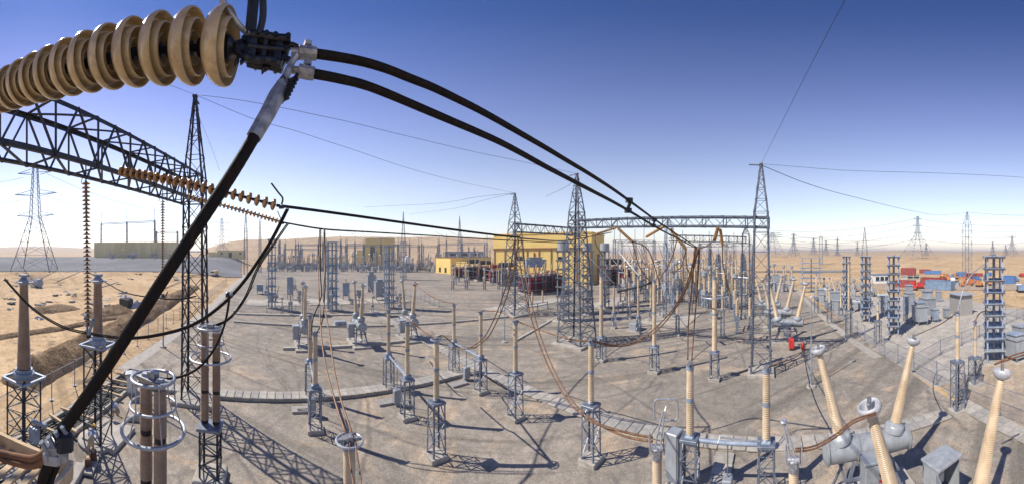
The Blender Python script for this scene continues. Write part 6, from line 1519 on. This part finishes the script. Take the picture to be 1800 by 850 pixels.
# ------------------------------------------------------------------ workers at the open trench
def person(loc, rz, pose, label):
    """One continuous skinned figure; POSE gives the joints."""
    verts, edges, rad = [], [], []
    def V_(p_, r): verts.append(p_); rad.append(r); return len(verts) - 1
    def E(a, b): edges.append((a, b))
    J = pose; pel = V_(J['pelvis'], .125); wa = V_(J['waist'], .115); ch = V_(J['chest'], .135); nk = V_(J['neck'], .055); hd0 = V_(J['chin'], .068); hd = V_(J['head'], .098); ht = V_(J['crown'], .075)
    for a, b in ((pel, wa), (wa, ch), (ch, nk), (nk, hd0), (hd0, hd), (hd, ht)): E(a, b)
    mats = {}
    for s in ('l', 'r'):
        sh, el, wr, hn = V_(J['sh' + s], .065), V_(J['el' + s], .045), V_(J['wr' + s], .03), None
        E(ch, sh); E(sh, el); E(el, wr)
        w = Vector(J['wr' + s]); d = (w - Vector(J['el' + s])).normalized(); side = d.cross(Vector((0, 0, 1)) if abs(d.z) < .9 else Vector((1, 0, 0))).normalized(); dn = d.cross(side)
        palm = V_(tuple(w + d * .07), .032); E(wr, palm)
        for k in range(4):
            ln = (.075, .085, .08, .06)[k]; b0 = w + d * .085 + side * ((k - 1.5) * .021); f1 = V_(tuple(b0 + d * .035 + side * ((k - 1.5) * .004)), .0095); f2 = V_(tuple(b0 + d * ln * .8 + dn * .03), .008); E(palm, f1); E(f1, f2)
        th = V_(tuple(w + d * .05 + side * .045 + dn * .01), .011); t2 = V_(tuple(w + d * .085 + side * .06 + dn * .03), .009); E(palm, th); E(th, t2)
        hp, kn, an, toe = V_(J['hp' + s], .10), V_(J['kn' + s], .065), V_(J['an' + s], .045), V_(J['to' + s], .04)
        E(pel, hp); E(hp, kn); E(kn, an); E(an, toe)
    me = bpy.data.meshes.new('person'); me.from_pydata(verts, edges, []); o = bpy.data.objects.new('person', me); C.objects.link(o)
    md = o.modifiers.new('skin', 'SKIN'); md.use_smooth_shade = True
    for i, r in enumerate(rad): me.skin_vertices[0].data[i].radius = (r, r); me.skin_vertices[0].data[i].use_root = (i == 0)
    sb = o.modifiers.new('sub', 'SUBSURF'); sb.levels = sb.render_levels = 2
    dg = bpy.context.evaluated_depsgraph_get(); dg.update(); ev = o.evaluated_get(dg); nm = bpy.data.meshes.new_from_object(ev)
    o.modifiers.clear(); o.data = nm; nm.name = 'person'; nm.materials.clear()
    for m in ('skin', 'shirt', 'trousers', 'black'): nm.materials.append(M[m])
    hv = Vector(J['head']); pv = Vector(J['pelvis'])
    for pl in nm.polygons:
        c = pl.center; best = None
        segs = (('chin', 'crown', 0), ('neck', 'chin', 0), ('pelvis', 'waist', 2), ('waist', 'chest', 1), ('chest', 'neck', 1)) + tuple(x for s in 'lr' for x in (('sh' + s, 'el' + s, 1), ('chest', 'sh' + s, 1), ('el' + s, 'wr' + s, 1), ('hp' + s, 'kn' + s, 2), ('kn' + s, 'an' + s, 2), ('an' + s, 'to' + s, 3)))
        bd = 9
        for a, b, k in segs:
            A, B = Vector(J[a]), Vector(J[b]); t_ = max(0, min(1, (c - A).dot(B - A) / (B - A).length_squared)); d_ = (c - A.lerp(B, t_)).length
            if d_ < bd: bd, best = d_, k
        for s in 'lr':
            if (c - Vector(J['wr' + s])).dot(Vector(J['wr' + s]) - Vector(J['el' + s])) > 0 and (c - Vector(J['wr' + s])).length < .2: best = 0
        pl.material_index = best; pl.use_smooth = True
    o.location = loc; o.rotation_euler = (0, 0, rz); tag(o, label, 'person')
    cr = (Vector(J['crown']) - Vector(J['head'])).normalized(); hc = Vector(J['head']) + cr * .03; fw = Vector((1, 0, 0)); fw = (fw - cr * fw.dot(cr)).normalized()
    MB().lathe([(.150, -.01), (.155, .0), (.128, .015), (.124, .06), (.10, .10), (.055, .128), (.005, .135)], 20, hc, cr).prism([(-.06, -.02), (.06, -.02), (.045, .05), (-.045, .05)], -.008, .008, Matrix.Translation(hc + fw * .15) @ Matrix((fw.cross(cr), fw, cr)).transposed().to_4x4()).build('hard_hat', 'yellow', o, True, 50)
    f = MB(); side = cr.cross(fw)
    face = Vector(J['head']) - cr * .045 + fw * .09
    for s in (-1, 1): MB().lathe([(.001, -.012), (.012, -.004), (.012, .006), (.001, .012)], 8, face + side * (.034 * s) + cr * .02, fw).build('eye', 'black', o)
    f = MB().lathe([(.016, 0), (.012, .02), (.003, .035)], 8, face + fw * .0 - cr * .012, fw); f.build('nose', 'skin', o, True)
    for s in (-1, 1): MB().lathe([(.006, -.03), (.016, -.015), (.016, .015), (.006, .03)], 8, Vector(J['head']) + side * (.1 * s) - cr * .01, cr).build('ear', 'skin', o, True)
    MB().box(tuple(face - cr * .05 + fw * .004), (.012, .05, .012)).build('mouth', 'rust', o)
    return o
bend = dict(pelvis=(-.08, 0, .98), waist=(.06, 0, 1.12), chest=(.27, 0, 1.28), neck=(.42, 0, 1.36), chin=(.49, 0, 1.38), head=(.56, 0, 1.42), crown=(.63, 0, 1.49),
            shl=(.29, .19, 1.27), ell=(.38, .24, .98), wrl=(.56, .18, .80), shr=(.29, -.19, 1.27), elr=(.36, -.25, .99), wrr=(.58, -.16, .83),
            hpl=(-.07, .10, .93), knl=(.06, .12, .50), anl=(-.03, .12, .09), tol=(.14, .13, .04), hpr=(-.07, -.10, .93), knr=(.0, -.13, .50), anr=(-.12, -.13, .09), tor=(.05, -.14, .04))
kneel = dict(pelvis=(-.1, 0, .42), waist=(.02, 0, .60), chest=(.22, 0, .80), neck=(.36, 0, .90), chin=(.42, 0, .93), head=(.48, 0, .98), crown=(.54, 0, 1.06),
             shl=(.23, .19, .79), ell=(.36, .25, .52), wrl=(.52, .2, .34), shr=(.23, -.19, .79), elr=(.36, -.25, .52), wrr=(.54, -.17, .36),
             hpl=(-.09, .10, .38), knl=(.26, .15, .46), anl=(.18, .15, .09), tol=(.36, .16, .04), hpr=(-.09, -.10, .38), knr=(.2, -.15, .07), anr=(-.22, -.14, .07), tor=(-.34, -.14, .04))
person(at(160, 806) + Vector((0, 0, .02)), GRID + 1.9, bend, 'person in yellow hard hat and pale shirt bending over the open trench')
person(at(206, 742) + Vector((0, 0, .30)), GRID + 2.9, kneel, 'person in yellow hard hat kneeling on the pale slab by the trench')

# clutter of fittings and loose stones
ST = []
for i in range(3):
    bm_ = MB().lathe([(.02, -.5), (.5, -.3), (.62, 0), (.45, .35), (.02, .5)], 7); bm_.v = [tuple(Vector(v_) * (1 + .3 * noise.noise(Vector(v_) * 2 + Vector((i * 7, 0, 0))))) for v_ in bm_.v]; ST.append(bm_)
b = MB()
for i in range(420):
    s = ST[i % 3]; u_, v_ = R.uniform(14, 70), R.uniform(-40, -16.5); p_ = uv(u_, v_); k = R.uniform(.04, .16); o0 = len(b.v)
    a = R.uniform(0, 6); ca, sa = math.cos(a), math.sin(a); z0 = height(p_.x, p_.y)
    b.add([(p_.x + (x * ca - y * sa) * k, p_.y + (x * sa + y * ca) * k, z0 + z * k * .7) for x, y, z in s.v], s.f)
tag(b.build('rubble', 'spoil', None, True), kind='stuff')
b = MB()
for i in range(900):
    s = ST[i % 3]; u_, v_ = R.uniform(-10, 60), R.uniform(-13, 40); p_ = uv(u_, v_); k = R.uniform(.015, .05)
    b.add([(p_.x + x * k, p_.y + y * k, .02 + z * k * .7) for x, y, z in s.v], s.f)
tag(b.build('gravel', 'concrete_dark', None, True), kind='stuff')
